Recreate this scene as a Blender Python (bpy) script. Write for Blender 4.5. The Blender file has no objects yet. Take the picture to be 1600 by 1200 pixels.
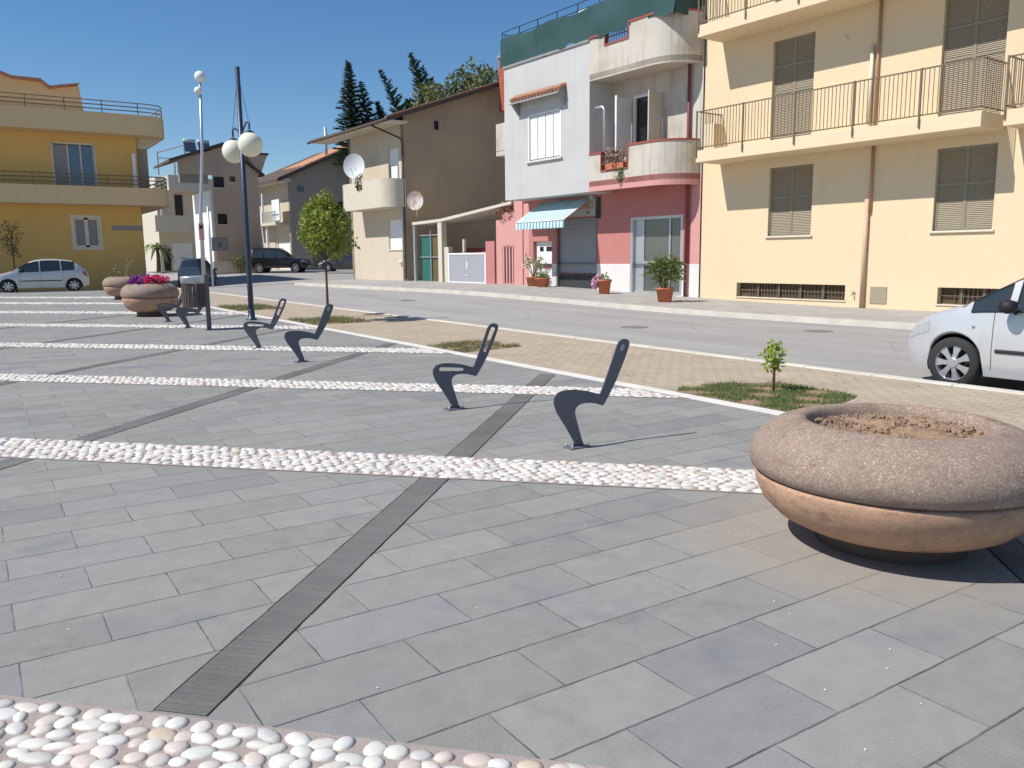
import bpy, math, random
import numpy as np
from mathutils import Vector, Matrix
random.seed(7); RS = np.random.RandomState(11)
C = bpy.context.scene.collection
sc = bpy.context.scene
R = math.radians
# ---------------------------------------------------------------- camera
EYE = 1.5
pit, rol, yaw = .1535, -.010, .577
fw = Vector((math.sin(yaw), math.cos(yaw), 0)); rt = Vector((math.cos(yaw), -math.sin(yaw), 0)); up = Vector((0, 0, 1))
f2 = fw*math.cos(pit)-up*math.sin(pit); u2 = up*math.cos(pit)+fw*math.sin(pit)
r3 = rt*math.cos(rol)+u2*math.sin(rol); u3 = -rt*math.sin(rol)+u2*math.cos(rol)
cd = bpy.data.cameras.new('camera'); cam = bpy.data.objects.new('camera', cd); C.objects.link(cam)
cd.sensor_width = 36; cd.lens = 1285/1600*36; cd.clip_start = .05; cd.clip_end = 3000
M = Matrix((r3, u3, -f2)).transposed().to_4x4(); M.translation = (0, 0, EYE); cam.matrix_world = M
sc.camera = cam
# ---------------------------------------------------------------- light
SUN = Vector((-.973*math.cos(R(50.7)), .231*math.cos(R(50.7)), math.sin(R(50.7)))).normalized()
w = bpy.data.worlds.new('World'); sc.world = w; w.use_nodes = True
nt = w.node_tree; bg = nt.nodes['Background']
sky = nt.nodes.new('ShaderNodeTexSky'); sky.sky_type = 'NISHITA'; sky.sun_disc = False
sky.sun_elevation = R(50.7); sky.sun_rotation = math.atan2(SUN.x, SUN.y)
sky.altitude = 200; sky.air_density = 1.0; sky.dust_density = .2; sky.ozone_density = 4.0
hsv = nt.nodes.new('ShaderNodeHueSaturation'); hsv.inputs['Saturation'].default_value = 1.20
nt.links.new(sky.outputs[0], hsv.inputs['Color']); nt.links.new(hsv.outputs[0], bg.inputs[0]); bg.inputs[1].default_value = .107
sd = bpy.data.lights.new('sun', 'SUN'); sd.energy = 4.9; sd.angle = R(.5); sd.color = (1, .965, .905)
sun = bpy.data.objects.new('sun', sd); C.objects.link(sun); sun.rotation_euler = SUN.to_track_quat('Z', 'Y').to_euler()
sc.view_settings.view_transform = 'Standard'; sc.view_settings.look = 'None'
sc.view_settings.exposure = 0.07; sc.view_settings.gamma = 1
try: sc.cycles.max_bounces = 6
except Exception: pass
# ---------------------------------------------------------------- materials
MATS = {}
class NT:
    def __init__(s, m): s.t = m.node_tree; s.b = s.t.nodes['Principled BSDF']
    def n(s, ty, **k):
        x = s.t.nodes.new(ty)
        for a, v in k.items(): setattr(x, a, v)
        return x
    def l(s, a, b): s.t.links.new(a, b)
    def val(s, x, v):
        if isinstance(v, (int, float)): x.default_value = v
        else: s.l(v, x)
    def math(s, op, a, b=0.0, c=None):
        x = s.n('ShaderNodeMath', operation=op); s.val(x.inputs[0], a); s.val(x.inputs[1], b)
        if c is not None: s.val(x.inputs[2], c)
        return x.outputs[0]
    def noise(s, vec, sc_, det=3, rough=.55):
        x = s.n('ShaderNodeTexNoise'); s.l(vec, x.inputs['Vector']); x.inputs['Scale'].default_value = sc_
        x.inputs['Detail'].default_value = det; x.inputs['Roughness'].default_value = rough; return x.outputs['Fac']
    def mix(s, fac, a, b, blend='MIX'):
        x = s.n('ShaderNodeMix', data_type='RGBA', blend_type=blend)
        s.val(x.inputs[0], fac)
        for i, v in ((6, a), (7, b)):
            if isinstance(v, tuple): x.inputs[i].default_value = (*v[:3], 1)
            else: s.l(v, x.inputs[i])
        return x.outputs[2]
    def ramp(s, fac, lo, hi):
        x = s.n('ShaderNodeMapRange'); s.val(x.inputs[0], fac); x.inputs[1].default_value = lo; x.inputs[2].default_value = hi
        return x.outputs[0]
    def bump(s, h, st=.3, d=.01):
        x = s.n('ShaderNodeBump'); x.inputs['Strength'].default_value = st; x.inputs['Distance'].default_value = d
        s.l(h, x.inputs['Height']); s.l(x.outputs[0], s.b.inputs['Normal'])
def newmat(name, rough=.8, metal=0, spec=.3):
    m = bpy.data.materials.new(name); m.use_nodes = True; t = NT(m)
    t.b.inputs['Roughness'].default_value = rough; t.b.inputs['Metallic'].default_value = metal
    t.b.inputs['Specular IOR Level'].default_value = spec
    return m, t
def mat(name, col, rough=.8, metal=0, var=.12, vs=3., fine=.06, fs=60., spec=.3, bump=0., alt=None, altf=(.5, .7), streak=0., coat=0):
    if name in MATS: return MATS[name]
    m, t = newmat(name, rough, metal, spec)
    g = t.n('ShaderNodeNewGeometry').outputs['Position']
    n1 = t.noise(g, vs, 4); n2 = t.noise(g, fs, 2)
    v = t.math('ADD', t.math('MULTIPLY', t.math('SUBTRACT', n1, .5), var*2), t.math('MULTIPLY', t.math('SUBTRACT', n2, .5), fine*2))
    if streak:
        mp = t.n('ShaderNodeMapping'); t.l(g, mp.inputs[0]); mp.inputs['Scale'].default_value = (2.2, 2.2, .22)
        ns = t.ramp(t.noise(mp.outputs[0], 2.2, 4, .6), .52, .8)
        v = t.math('SUBTRACT', v, t.math('MULTIPLY', ns, streak))
    v = t.math('ADD', v, 1.0)
    hs = t.n('ShaderNodeHueSaturation'); t.l(v, hs.inputs['Value'])
    if alt: t.l(t.mix(t.ramp(t.noise(g, vs*.7, 5, .6), *altf), tuple(col), tuple(alt)), hs.inputs['Color'])
    else: hs.inputs['Color'].default_value = (*col, 1)
    t.l(hs.outputs[0], t.b.inputs['Base Color'])
    if bump: t.bump(t.noise(g, fs, 3), bump, .01)
    if coat: t.b.inputs['Coat Weight'].default_value = coat; t.b.inputs['Coat Roughness'].default_value = .05
    MATS[name] = m; return m
def glassmat(name, col=(.03, .04, .045), rough=.06):
    if name in MATS: return MATS[name]
    m, t = newmat(name, rough, 0, .8); t.b.inputs['Base Color'].default_value = (*col, 1); MATS[name] = m; return m
# slabs of the square
m, t = newmat('slab', .75, 0, .35); MATS['slab'] = m
g = t.n('ShaderNodeNewGeometry').outputs['Position']
wob = t.math('MULTIPLY', t.math('SUBTRACT', t.noise(g, 6, 4, .75), .5), .013)
sp = t.n('ShaderNodeSeparateXYZ'); t.l(g, sp.inputs[0]); X, Y = t.math('ADD', sp.outputs[0], wob), t.math('ADD', sp.outputs[1], wob)
rowf = t.math('DIVIDE', t.math('SUBTRACT', Y, 3.79), .3235); row = t.math('FLOOR', rowf); fy = t.math('SUBTRACT', rowf, row)
xs = t.math('ADD', t.math('DIVIDE', t.math('SUBTRACT', X, .02), .6434), t.math('MULTIPLY', row, .5)); col_ = t.math('FLOOR', xs); fx = t.math('SUBTRACT', xs, col_)
dy = t.math('MULTIPLY', t.math('MINIMUM', fy, t.math('SUBTRACT', 1., fy)), .3235); dx = t.math('MULTIPLY', t.math('MINIMUM', fx, t.math('SUBTRACT', 1., fx)), .6434)
cid = t.n('ShaderNodeCombineXYZ'); t.l(row, cid.inputs[0]); t.l(col_, cid.inputs[1])
wn = t.n('ShaderNodeTexWhiteNoise'); t.l(cid.outputs[0], wn.inputs['Vector']); rv = wn.outputs['Value']
wn2 = t.n('ShaderNodeTexWhiteNoise'); c2 = t.n('ShaderNodeCombineXYZ'); t.l(col_, c2.inputs[0]); t.l(row, c2.inputs[1]); c2.inputs[2].default_value = 7; t.l(c2.outputs[0], wn2.inputs['Vector'])
base = t.mix(t.math('MULTIPLY', t.ramp(wn2.outputs['Value'], .7, 1.), .6), (.275, .266, .243), (.228, .228, .236))
base = t.mix(t.math('MULTIPLY', t.ramp(t.noise(g, 1.6, 3), .58, .70), .6), base, (.205, .209, .228))
v = t.math('ADD', .90, t.math('MULTIPLY', rv, .17))
v = t.math('ADD', v, t.math('MULTIPLY', t.math('SUBTRACT', t.noise(g, 7, 5, .7), .5), .42))
v = t.math('ADD', v, t.math('MULTIPLY', t.math('SUBTRACT', t.noise(g, 190, 3, .8), .5), 1.15))
v = t.math('SUBTRACT', v, t.math('MULTIPLY', t.ramp(t.noise(g, 2.2, 6, .72), .56, .66), .10))
# worn light specks
vo = t.n('ShaderNodeTexVoronoi'); t.l(g, vo.inputs['Vector']); vo.inputs['Scale'].default_value = 4.2; vo.inputs['Randomness'].default_value = 1
sv = t.n('ShaderNodeSeparateColor'); t.l(vo.outputs['Color'], sv.inputs[0])
spk = t.math('MULTIPLY', t.math('LESS_THAN', t.math('ADD', vo.outputs['Distance'], t.math('MULTIPLY', t.noise(g, 60, 2), .03)), t.math('MULTIPLY', sv.outputs[0], .045)), .75)
jy = t.math('SUBTRACT', 1., t.ramp(dy, .0015, .0065)); jx = t.math('SUBTRACT', 1., t.ramp(dx, .001, .005))
jn = t.ramp(t.noise(g, 5, 4, .7), .32, .62)
jj = t.math('MAXIMUM', t.math('MULTIPLY', jy, t.math('ADD', .45, t.math('MULTIPLY', jn, .5))), t.math('MULTIPLY', jx, t.math('ADD', .1, t.math('MULTIPLY', jn, .75))))
hs = t.n('ShaderNodeHueSaturation'); t.l(base, hs.inputs['Color']); t.l(v, hs.inputs['Value'])
c_ = t.mix(spk, hs.outputs[0], (.62, .6, .56)); c_ = t.mix(jj, c_, (.05, .05, .052))
# reddish dust round the near planter
dv = t.n('ShaderNodeVectorMath', operation='DISTANCE'); t.l(g, dv.inputs[0]); dv.inputs[1].default_value = (3.85, 2.55, 0)
du = t.math('MULTIPLY', t.math('SUBTRACT', 1., t.ramp(t.math('ADD', dv.outputs['Value'], t.math('MULTIPLY', t.noise(g, 4, 4), .3)), .85, 1.25)), .4)
c_ = t.mix(du, c_, (.36, .30, .25))
t.l(c_, t.b.inputs['Base Color'])
t.bump(t.math('ADD', t.math('MULTIPLY', jj, -1.), t.math('MULTIPLY', t.noise(g, 170, 2), .35)), .55, .004)
# brick-pattern paving
def pavemat(name, c1, c2, cm, bw, bh, ms, rot=0, nz=.2, off=.5):
    m, t = newmat(name, .85); MATS[name] = m
    g = t.n('ShaderNodeNewGeometry').outputs['Position']; mp = t.n('ShaderNodeMapping'); t.l(g, mp.inputs[0]); mp.inputs['Rotation'].default_value = (0, 0, rot)
    b = t.n('ShaderNodeTexBrick'); t.l(mp.outputs[0], b.inputs['Vector']); b.offset = off
    b.inputs['Scale'].default_value = 1; b.inputs['Brick Width'].default_value = bw; b.inputs['Row Height'].default_value = bh; b.inputs['Mortar Size'].default_value = ms
    b.inputs['Color1'].default_value = (*c1, 1); b.inputs['Color2'].default_value = (*c2, 1); b.inputs['Mortar'].default_value = (*cm, 1)
    v = t.math('ADD', 1., t.math('ADD', t.math('MULTIPLY', t.math('SUBTRACT', t.noise(g, 1.1, 4), .5), nz*2), t.math('MULTIPLY', t.math('SUBTRACT', t.noise(g, 45, 3), .5), .35)))
    hs = t.n('ShaderNodeHueSaturation'); t.l(b.outputs['Color'], hs.inputs['Color']); t.l(v, hs.inputs['Value']); t.l(hs.outputs[0], t.b.inputs['Base Color'])
    t.bump(t.math('MULTIPLY', b.outputs['Fac'], -1.), .5, .004)
pavemat('beige_paver', (.47, .385, .285), (.41, .335, .25), (.25, .2, .15), .21, .105, .006, R(90))
pavemat('sidewalk_tile', (.41, .385, .35), (.36, .34, .315), (.22, .2, .18), .4, .4, .008)
m, t = newmat('asphalt', .9); MATS['asphalt'] = m
g = t.n('ShaderNodeNewGeometry').outputs['Position']; mp = t.n('ShaderNodeMapping'); t.l(g, mp.inputs[0]); mp.inputs['Scale'].default_value = (1.3, .12, 1)
tr = t.noise(mp.outputs[0], 1.0, 4)
v = t.math('ADD', .62, t.math('ADD', t.math('MULTIPLY', tr, .5), t.math('ADD', t.math('MULTIPLY', t.noise(g, .5, 4), .22), t.math('MULTIPLY', t.math('SUBTRACT', t.noise(g, 120, 2), .5), .5))))
hs = t.n('ShaderNodeHueSaturation'); hs.inputs['Color'].default_value = (.345, .325, .305, 1); t.l(v, hs.inputs['Value'])
ox = t.ramp(t.noise(mp.outputs[0], 2.3, 5, .7), .66, .74)
br = t.n('ShaderNodeTexVoronoi', feature='DISTANCE_TO_EDGE'); t.l(g, br.inputs['Vector']); br.inputs['Scale'].default_value = .42
ck = t.math('MULTIPLY', t.math('SUBTRACT', 1., t.ramp(t.math('ADD', br.outputs['Distance'], t.math('MULTIPLY', t.noise(g, 3, 5), .03)), .014, .022)), t.ramp(t.noise(g, .25, 2), .5, .6))
a_ = t.mix(t.math('MULTIPLY', ox, .35), hs.outputs[0], (.15, .15, .15))
t.l(t.mix(t.math('MULTIPLY', ck, .5), a_, (.1, .1, .1)), t.b.inputs['Base Color']); t.bump(t.noise(g, 120, 2), .4, .006)
# pebbles: colour from a point attribute
m, t = newmat('pebble', .55, 0, .35); MATS['pebble'] = m
at = t.n('ShaderNodeAttribute'); at.attribute_name = 'tint'
g = t.n('ShaderNodeNewGeometry').outputs['Position']
hs = t.n('ShaderNodeHueSaturation'); t.l(at.outputs['Color'], hs.inputs['Color']); t.l(t.math('ADD', .85, t.math('MULTIPLY', t.noise(g, 60, 4), .28)), hs.inputs['Value']); t.l(hs.outputs[0], t.b.inputs['Base Color'])
# granulated planter stone
def planter(name, c1, c2, c3, dirt=True, flk=.8, fth=.93):
    m, t = newmat(name, .85, 0, .25); MATS[name] = m
    g = t.n('ShaderNodeTexCoord').outputs['Object']
    vo = t.n('ShaderNodeTexVoronoi'); t.l(g, vo.inputs['Vector']); vo.inputs['Scale'].default_value = 150
    sc3 = t.n('ShaderNodeSeparateColor'); t.l(vo.outputs['Color'], sc3.inputs[0])
    c = t.mix(t.ramp(sc3.outputs[0], .35, .8), c1, c2); c = t.mix(t.math('MULTIPLY', t.ramp(sc3.outputs[1], fth, fth+.03), flk), c, (.72, .66, .6))
    c = t.mix(t.math('MULTIPLY', t.ramp(t.noise(g, 2.6, 5, .65), .45, .7), .7), c, c3)
    hs = t.n('ShaderNodeHueSaturation'); t.l(c, hs.inputs['Color']); t.l(t.math('ADD', .75, t.math('MULTIPLY', t.noise(g, 22, 5, .7), .5)), hs.inputs['Value'])
    c = hs.outputs[0]
    if dirt:
        mp = t.n('ShaderNodeMapping'); t.l(g, mp.inputs[0]); mp.inputs['Scale'].default_value = (3, 3, 6)
        c = t.mix(t.math('MULTIPLY', t.ramp(t.noise(mp.outputs[0], 1.6, 5, .7), .54, .66), .5), c, (.14, .085, .055))
    t.l(c, t.b.inputs['Base Color']); t.bump(t.math('ADD', sc3.outputs[0], t.noise(g, 30, 3)), .35, .004)
planter('planter_rough', (.27, .19, .145), (.37, .285, .225), (.25, .19, .15), True, .5, .955)
planter('planter_smooth', (.44, .27, .175), (.50, .32, .21), (.35, .215, .145), True, .0, .99)
def leafmat(name, c1, c2, tr=.25):
    m, t = newmat(name, .6, 0, .3); MATS[name] = m
    gi = t.n('ShaderNodeNewGeometry'); g = gi.outputs['Position']
    c = t.mix(t.ramp(t.noise(g, 23, 2), .35, .65), c1, c2); t.l(c, t.b.inputs['Base Color'])
    tb = t.n('ShaderNodeBsdfTranslucent'); t.l(c, tb.inputs[0]); ms = t.n('ShaderNodeMixShader'); ms.inputs[0].default_value = tr
    out = [x for x in t.t.nodes if x.type == 'OUTPUT_MATERIAL'][0]
    t.l(t.b.outputs[0], ms.inputs[1]); t.l(tb.outputs[0], ms.inputs[2]); t.l(ms.outputs[0], out.inputs[0])
leafmat('leaf', (.10, .16, .03), (.26, .30, .06)); leafmat('leaf_street', (.14, .20, .03), (.36, .39, .07), .3); leafmat('leaf_young', (.22, .34, .04), (.42, .48, .08)); leafmat('needle', (.045, .08, .055), (.085, .125, .075), .15)
leafmat('leaf_far', (.10, .13, .045), (.24, .25, .09), .2); leafmat('grass', (.09, .155, .04), (.20, .27, .09)); leafmat('dry_grass', (.22, .2, .09), (.36, .31, .17))
leafmat('yucca', (.13, .19, .05), (.32, .36, .12)); leafmat('petal_red', (.65, .01, .09), (.80, .03, .30), .1); leafmat('petal_purple', (.22, .02, .30), (.35, .03, .40), .1)
leafmat('petal_pink', (.65, .3, .5), (.8, .5, .65), .1); leafmat('petal_white', (.7, .68, .55), (.8, .8, .7), .1)
mat('bark', (.13, .09, .06), .9, var=.3, vs=20); mat('soil', (.32, .215, .14), .95, var=.3, vs=18, fine=.3, fs=90, bump=.6, alt=(.2, .13, .08)); mat('twig', (.33, .22, .16), .9)
mat('kerb', (.60, .555, .48), .85, var=.3, vs=1.5, fine=.12); mat('white_stone', (.70, .67, .61), .7, var=.22, vs=3, fine=.1); mat('mortar', (.36, .30, .27), .95, var=.2, vs=7, fine=.25, fs=120, bump=.3)
pavemat('drain_stone', (.165, .159, .149), (.146, .141, .133), (.138, .133, .126), .42, .034, .003, R(45.2), .55); mat('gap_grey', (.19, .18, .17), .8, var=.2); mat('foot_shaded', (.14, .095, .075), .9, var=.2); mat('gap', (.02, .02, .02), 1)
mat('yellow_wall', (.735, .59, .385), .9, var=.035, vs=.5, fine=.03, streak=.06, bump=.15); mat('yellow_slab', (.745, .605, .41), .9, var=.04, fine=.03); mat('shutter', (.35, .29, .205), .6, var=.06); mat('shutter_frame', (.26, .235, .17), .55, var=.05)
mat('rail_brown', (.20, .155, .11), .5, .3); mat('pipe_copper', (.47, .28, .17), .45, .3); mat('pipe_pale', (.58, .40, .27), .5); mat('sill', (.72, .64, .5), .8)
mat('white_plaster', (.53, .52, .50), .9, var=.12, vs=.8, fine=.04, streak=.10, bump=.2); mat('aged_plaster', (.58, .53, .45), .9, var=.1, vs=1.2, fine=.05, streak=.32, alt=(.42, .36, .28), altf=(.5, .75))
mat('pink_wall', (.50, .205, .185), .9, var=.07, vs=1., fine=.04, streak=.08); mat('pink_light', (.62, .31, .28), .9, var=.06, vs=1., fine=.04); mat('white_dado', (.72, .69, .66), .85, var=.06, streak=.1)
mat('coping_red', (.36, .09, .07), .8); mat('roof_tile', (.45, .23, .14), .9, var=.3, vs=6, alt=(.28, .15, .1)); mat('verge_brown', (.19, .115, .08), .9, var=.3, vs=6); mat('roof_dark', (.11, .08, .065), .9, var=.2, vs=4)
mat('white_paint', (.8, .8, .79), .5, var=.03); mat('alu', (.55, .56, .56), .35, .6, var=.05); mat('roller', (.33, .34, .37), .45, .3, var=.06)
mat('net', (.035, .085, .085), .85, var=.25, vs=1.2, fine=.1, fs=40, streak=.2); mat('net_blue', (.03, .08, .10), .8); mat('brick_red', (.38, .1, .06), .85, var=.15); mat('pipe_red', (.22, .05, .06), .5)
mat('brown_wall', (.50, .355, .22), .95, var=.08, vs=.45, fine=.04, streak=.12, alt=(.41, .30, .20), altf=(.4, .7), bump=.2); mat('cream_wall', (.60, .52, .40), .9, var=.05, vs=.7, fine=.03, streak=.12, bump=.15); mat('cream_light', (.62, .56, .45), .9, var=.05, streak=.15)
mat('gray_house', (.62, .44, .31), .95, var=.08, vs=.35, fine=.03, streak=.12, alt=(.50, .37, .27), altf=(.4, .7)); mat('white_far', (.78, .77, .72), .9, var=.04); mat('gold_wall', (.74, .47, .15), .9, var=.05, vs=.4, streak=.05); mat('gold_slab', (.74, .53, .29), .9, var=.05, streak=.08)
mat('grey_render', (.36, .315, .265), .9, var=.1, streak=.1); mat('stone_grey', (.3, .29, .28), .9, var=.1); mat('basement_dark', (.10, .075, .045), .9); mat('dark_void', (.02, .02, .022), .9); mat('wood_red', (.20, .065, .04), .6); mat('terracotta', (.50, .17, .09), .85, var=.1, vs=9)
mat('steel_chair', (.135, .137, .158), .55, .15, var=.06, vs=14, fine=.05, fs=200, spec=.45); mat('pole_blue', (.035, .05, .085), .4, .3, spec=.5); mat('galv', (.50, .53, .56), .4, .5); mat('globe', (.78, .76, .60), .25, spec=.5, var=.02)
mat('metal_frame', (.42, .42, .42), .35, .7); mat('slat_wood', (.10, .075, .065), .7); mat('tyre', (.035, .034, .034), .8, var=.1); mat('rim', (.55, .56, .58), .3, .75, var=.03); mat('rubber', (.02, .02, .022), .6)
def carpaint(name, col, metal=.25): return mat(name, col, .28, metal, var=.02, vs=1.5, fine=.03, fs=400, spec=.5, coat=.5)
carpaint('paint_silver', (.56, .565, .57)); carpaint('paint_black', (.008, .009, .011), 0); carpaint('paint_grey', (.06, .06, .065)); carpaint('paint_blue', (.05, .075, .11), .1); carpaint('paint_teal', (.12, .17, .15))
glassmat('glass'); glassmat('glass_sky', (.10, .16, .24), .12); glassmat('glass_dark', (.015, .018, .02), .15); glassmat('glass_door', (.10, .115, .11), .1); glassmat('lamp_lens', (.42, .43, .45), .08); glassmat('tail_lens', (.35, .03, .03), .2)
mat('dish_white', (.75, .76, .77), .5); mat('dish_rust', (.62, .57, .52), .7, alt=(.50, .2, .08), altf=(.45, .6), vs=3.); mat('awning_white', (.68, .76, .76), .8); mat('awning_teal', (.17, .38, .45), .8)
mat('gate_grey', (.36, .36, .40), .6, var=.06, vs=9); mat('green_sheet', (.03, .14, .11), .7, var=.2); mat('hedge_box', (.14, .10, .05), .9, var=.4, vs=5, fine=.2, fs=20); mat('sign_grey', (.42, .43, .40), .6); mat('sign_orange', (.55, .2, .05), .6); mat('sign_dark', (.05, .05, .05), .6)
mat('sign_pink', (.65, .35, .36), .6); mat('plate_white', (.75, .75, .72), .5); mat('panel_solar', (.04, .06, .10), .25); mat('blue_cloth', (.1, .16, .28), .8)
# ---------------------------------------------------------------- mesh builder
class MB:
    def __init__(s): s.v = []; s.f = []
    def add(s, v, f):
        if len(v) < 3: return s
        b = len(s.v); s.v += [tuple(p) for p in v]; s.f += [tuple(b+i for i in q) for q in f]; return s
    def box(s, x0, x1, y0, y1, z0, z1):
        x0, x1 = sorted((x0, x1)); y0, y1 = sorted((y0, y1)); z0, z1 = sorted((z0, z1))
        return s.add([(x0, y0, z0), (x1, y0, z0), (x1, y1, z0), (x0, y1, z0), (x0, y0, z1), (x1, y0, z1), (x1, y1, z1), (x0, y1, z1)],
                     [(0, 3, 2, 1), (4, 5, 6, 7), (0, 1, 5, 4), (1, 2, 6, 5), (2, 3, 7, 6), (3, 0, 4, 7)])
    def prism(s, poly, a, b, fn):      # poly in 2d, swept from a to b; fn(u,v,t) -> xyz
        n = len(poly); v = [fn(u, w_, a) for u, w_ in poly]+[fn(u, w_, b) for u, w_ in poly]
        return s.add(v, [tuple(range(n))[::-1], tuple(range(n, 2*n))]+[(i, (i+1) % n, n+(i+1) % n, n+i) for i in range(n)])
    def tube(s, pts, r, n=8, cap=True):
        pts = [Vector(p) for p in pts]; rr = r if isinstance(r, (list, tuple)) else [r]*len(pts); v = []; f = []
        for i, p in enumerate(pts):
            d = (pts[min(i+1, len(pts)-1)]-pts[max(i-1, 0)]).normalized()
            a = d.orthogonal().normalized() if i == 0 else (a-d*a.dot(d)).normalized(); b = d.cross(a)
            v += [p+(a*math.cos(2*math.pi*k/n)+b*math.sin(2*math.pi*k/n))*rr[i] for k in range(n)]
        for i in range(len(pts)-1):
            for k in range(n): f.append((i*n+k, i*n+(k+1) % n, (i+1)*n+(k+1) % n, (i+1)*n+k))
        if cap: f += [tuple(range(n))[::-1], tuple(range((len(pts)-1)*n, len(pts)*n))]
        return s.add(v, f)
    def lathe(s, prof, n=32, c=(0, 0, 0), wob=0, caps=True):
        v = []; f = []; m_ = len(prof)
        for i, (r, z) in enumerate(prof):
            for k in range(n):
                q = r*(1+wob*math.sin(3*k*2*math.pi/n+i)); v.append((c[0]+q*math.cos(2*math.pi*k/n), c[1]+q*math.sin(2*math.pi*k/n), c[2]+z))
        for i in range(m_-1):
            for k in range(n): f.append((i*n+k, i*n+(k+1) % n, (i+1)*n+(k+1) % n, (i+1)*n+k))
        if caps: f += [tuple(range(n))[::-1], tuple(range((m_-1)*n, m_*n))]
        return s.add(v, f)
    def ball(s, c, r, n=20, m_=12, sz=1.):
        return s.lathe([(max(r*math.sin(math.pi*i/m_), 1e-4), -r*sz*math.cos(math.pi*i/m_)) for i in range(m_+1)], n, c)
    def wall(s, P, U, N, L, z0, z1, holes=(), d=.18, z1b=None):
        # wall face in the vertical plane through P along U; holes (u0,u1,z0,z1) get reveals of depth d against N
        P = Vector(P); U = Vector(U).normalized(); N = Vector(N).normalized()
        us = sorted({0., L, *[h[0] for h in holes], *[h[1] for h in holes]}); zs = sorted({z0, z1, *[h[2] for h in holes], *[h[3] for h in holes]})
        pt = lambda u, z, e=0: P+U*u-N*e+Vector((0, 0, z))
        fl = U.cross(Vector((0, 0, 1))).dot(N) < 0
        def q(a):
            s.add(a if not fl else a[::-1], [(0, 1, 2, 3)])
        for i in range(len(us)-1):
            for j in range(len(zs)-1):
                uc, zc = (us[i]+us[i+1])/2, (zs[j]+zs[j+1])/2
                if any(h[0] < uc < h[1] and h[2] < zc < h[3] for h in holes): continue
                q([pt(us[i], zs[j]), pt(us[i+1], zs[j]), pt(us[i+1], zs[j+1]), pt(us[i], zs[j+1])])
        for a, b, c, e in holes:
            q([pt(a, c, d), pt(a, c), pt(a, e), pt(a, e, d)]); q([pt(b, c), pt(b, c, d), pt(b, e, d), pt(b, e)])
            q([pt(a, c, d), pt(b, c, d), pt(b, c), pt(a, c)]); q([pt(a, e), pt(b, e), pt(b, e, d), pt(a, e, d)])
        return s
    def build(s, name, m, parent=None, smooth=False, bevel=0, loc=None):
        me = bpy.data.meshes.new(name); me.from_pydata(s.v, [], s.f); me.update()
        if smooth: me.polygons.foreach_set('use_smooth', [True]*len(me.polygons))
        o = bpy.data.objects.new(name, me); C.objects.link(o)
        me.materials.append(MATS[m] if isinstance(m, str) else m)
        if parent is not None: o.parent = parent
        if loc: o.location = loc
        if bevel:
            b = o.modifiers.new('bevel', 'BEVEL'); b.width = bevel; b.segments = 2; b.limit_method = 'ANGLE'; b.angle_limit = R(40)
        return o
def thing(name, label, cat, loc=(0, 0, 0), rz=0, group=None):
    o = bpy.data.objects.new(name, None); C.objects.link(o); o.location = loc; o.rotation_euler = (0, 0, rz); o.empty_display_size = .2
    return tag(o, label, cat, group)
def tag(o, label, cat, group=None):
    o['label'] = label; o['category'] = cat
    if group: o['group'] = group
    return o
def struct(o): o['kind'] = 'structure'; return o
def stuff(o, label, cat): o['kind'] = 'stuff'; o['label'] = label; o['category'] = cat; return o
def dup(root, loc, rz, label, group=None):
    r = root.copy(); C.objects.link(r); r.location = loc; r.rotation_euler = (0, 0, rz); r['label'] = label
    if group: r['group'] = group
    for ch in list(root.children):
        c = ch.copy(); C.objects.link(c); c.parent = r
        for g_ in list(ch.children): d = g_.copy(); C.objects.link(d); d.parent = c
    return r
def sm(t_): t_ = min(max(t_, 0.), 1.); return t_*t_*(3-2*t_)
def gz(x, y):                                       # the far side of the street climbs a little
    return .3*sm((x-8)/12)*sm((y-14)/16)+.3*sm((y-42)/25)*sm((x-8)/10)
# ---------------------------------------------------------------- ground
def sheet(name, m, poly_fn, ys, dz=0.0, lip=None):
    v = []; f = []
    for y in ys:
        xs_ = poly_fn(y)
        for x in xs_: v.append((x, y, gz(x, y)+dz))
    n = len(poly_fn(ys[0]))
    for i in range(len(ys)-1):
        for k in range(n-1): f.append((i*n+k, i*n+k+1, (i+1)*n+k+1, (i+1)*n+k))
    b = MB(); b.add(v, f); return struct(b.build(name, m))
ys = [-30, -10, 0]+list(range(4, 110, 3))+[125, 160, 240, 500, 1200]
xk1 = lambda y: 9.36                                 # near kerb
xk2 = lambda y: 16.15-.05*(y-20) if y < 43 else 15.0
lin = lambda a, b, n: [a+(b-a)*i/(n-1) for i in range(n)]
sheet('ground', 'asphalt', lambda y: [-900, -300, -80, -20]+lin(-5, 45, 26)+[60, 120, 400, 1200], ys, -.135)
sheet('road', 'asphalt', lambda y: lin(xk1(y)+.1, xk2(y), 8), [-30, -10]+list(range(0, 46, 2)), -.12)
struct(MB().box(-60, 6.24, -30, 47.2, -.3, 0).build('plaza_paving', 'slab'))
struct(MB().box(6.42, 9.2, -30, 47.2, -.3, 0).build('verge_paving', 'beige_paver'))
struct(MB().box(6.24, 6.42, -30, 47.2, -.25, .005).build('border_stone', 'white_stone'))
b = MB()
for i in range(-20, 48): b.box(9.2+random.uniform(0, .006), 9.37+random.uniform(0, .006), i, i+.992, -.25, .012+random.uniform(0, .006))
struct(b.build('near_kerb', 'kerb', bevel=.012))
b = MB(); b.box(-60, 9.37, 47.2, 47.36, -.25, .01); struct(b.build('plaza_end_kerb', 'kerb', bevel=.01))
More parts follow.
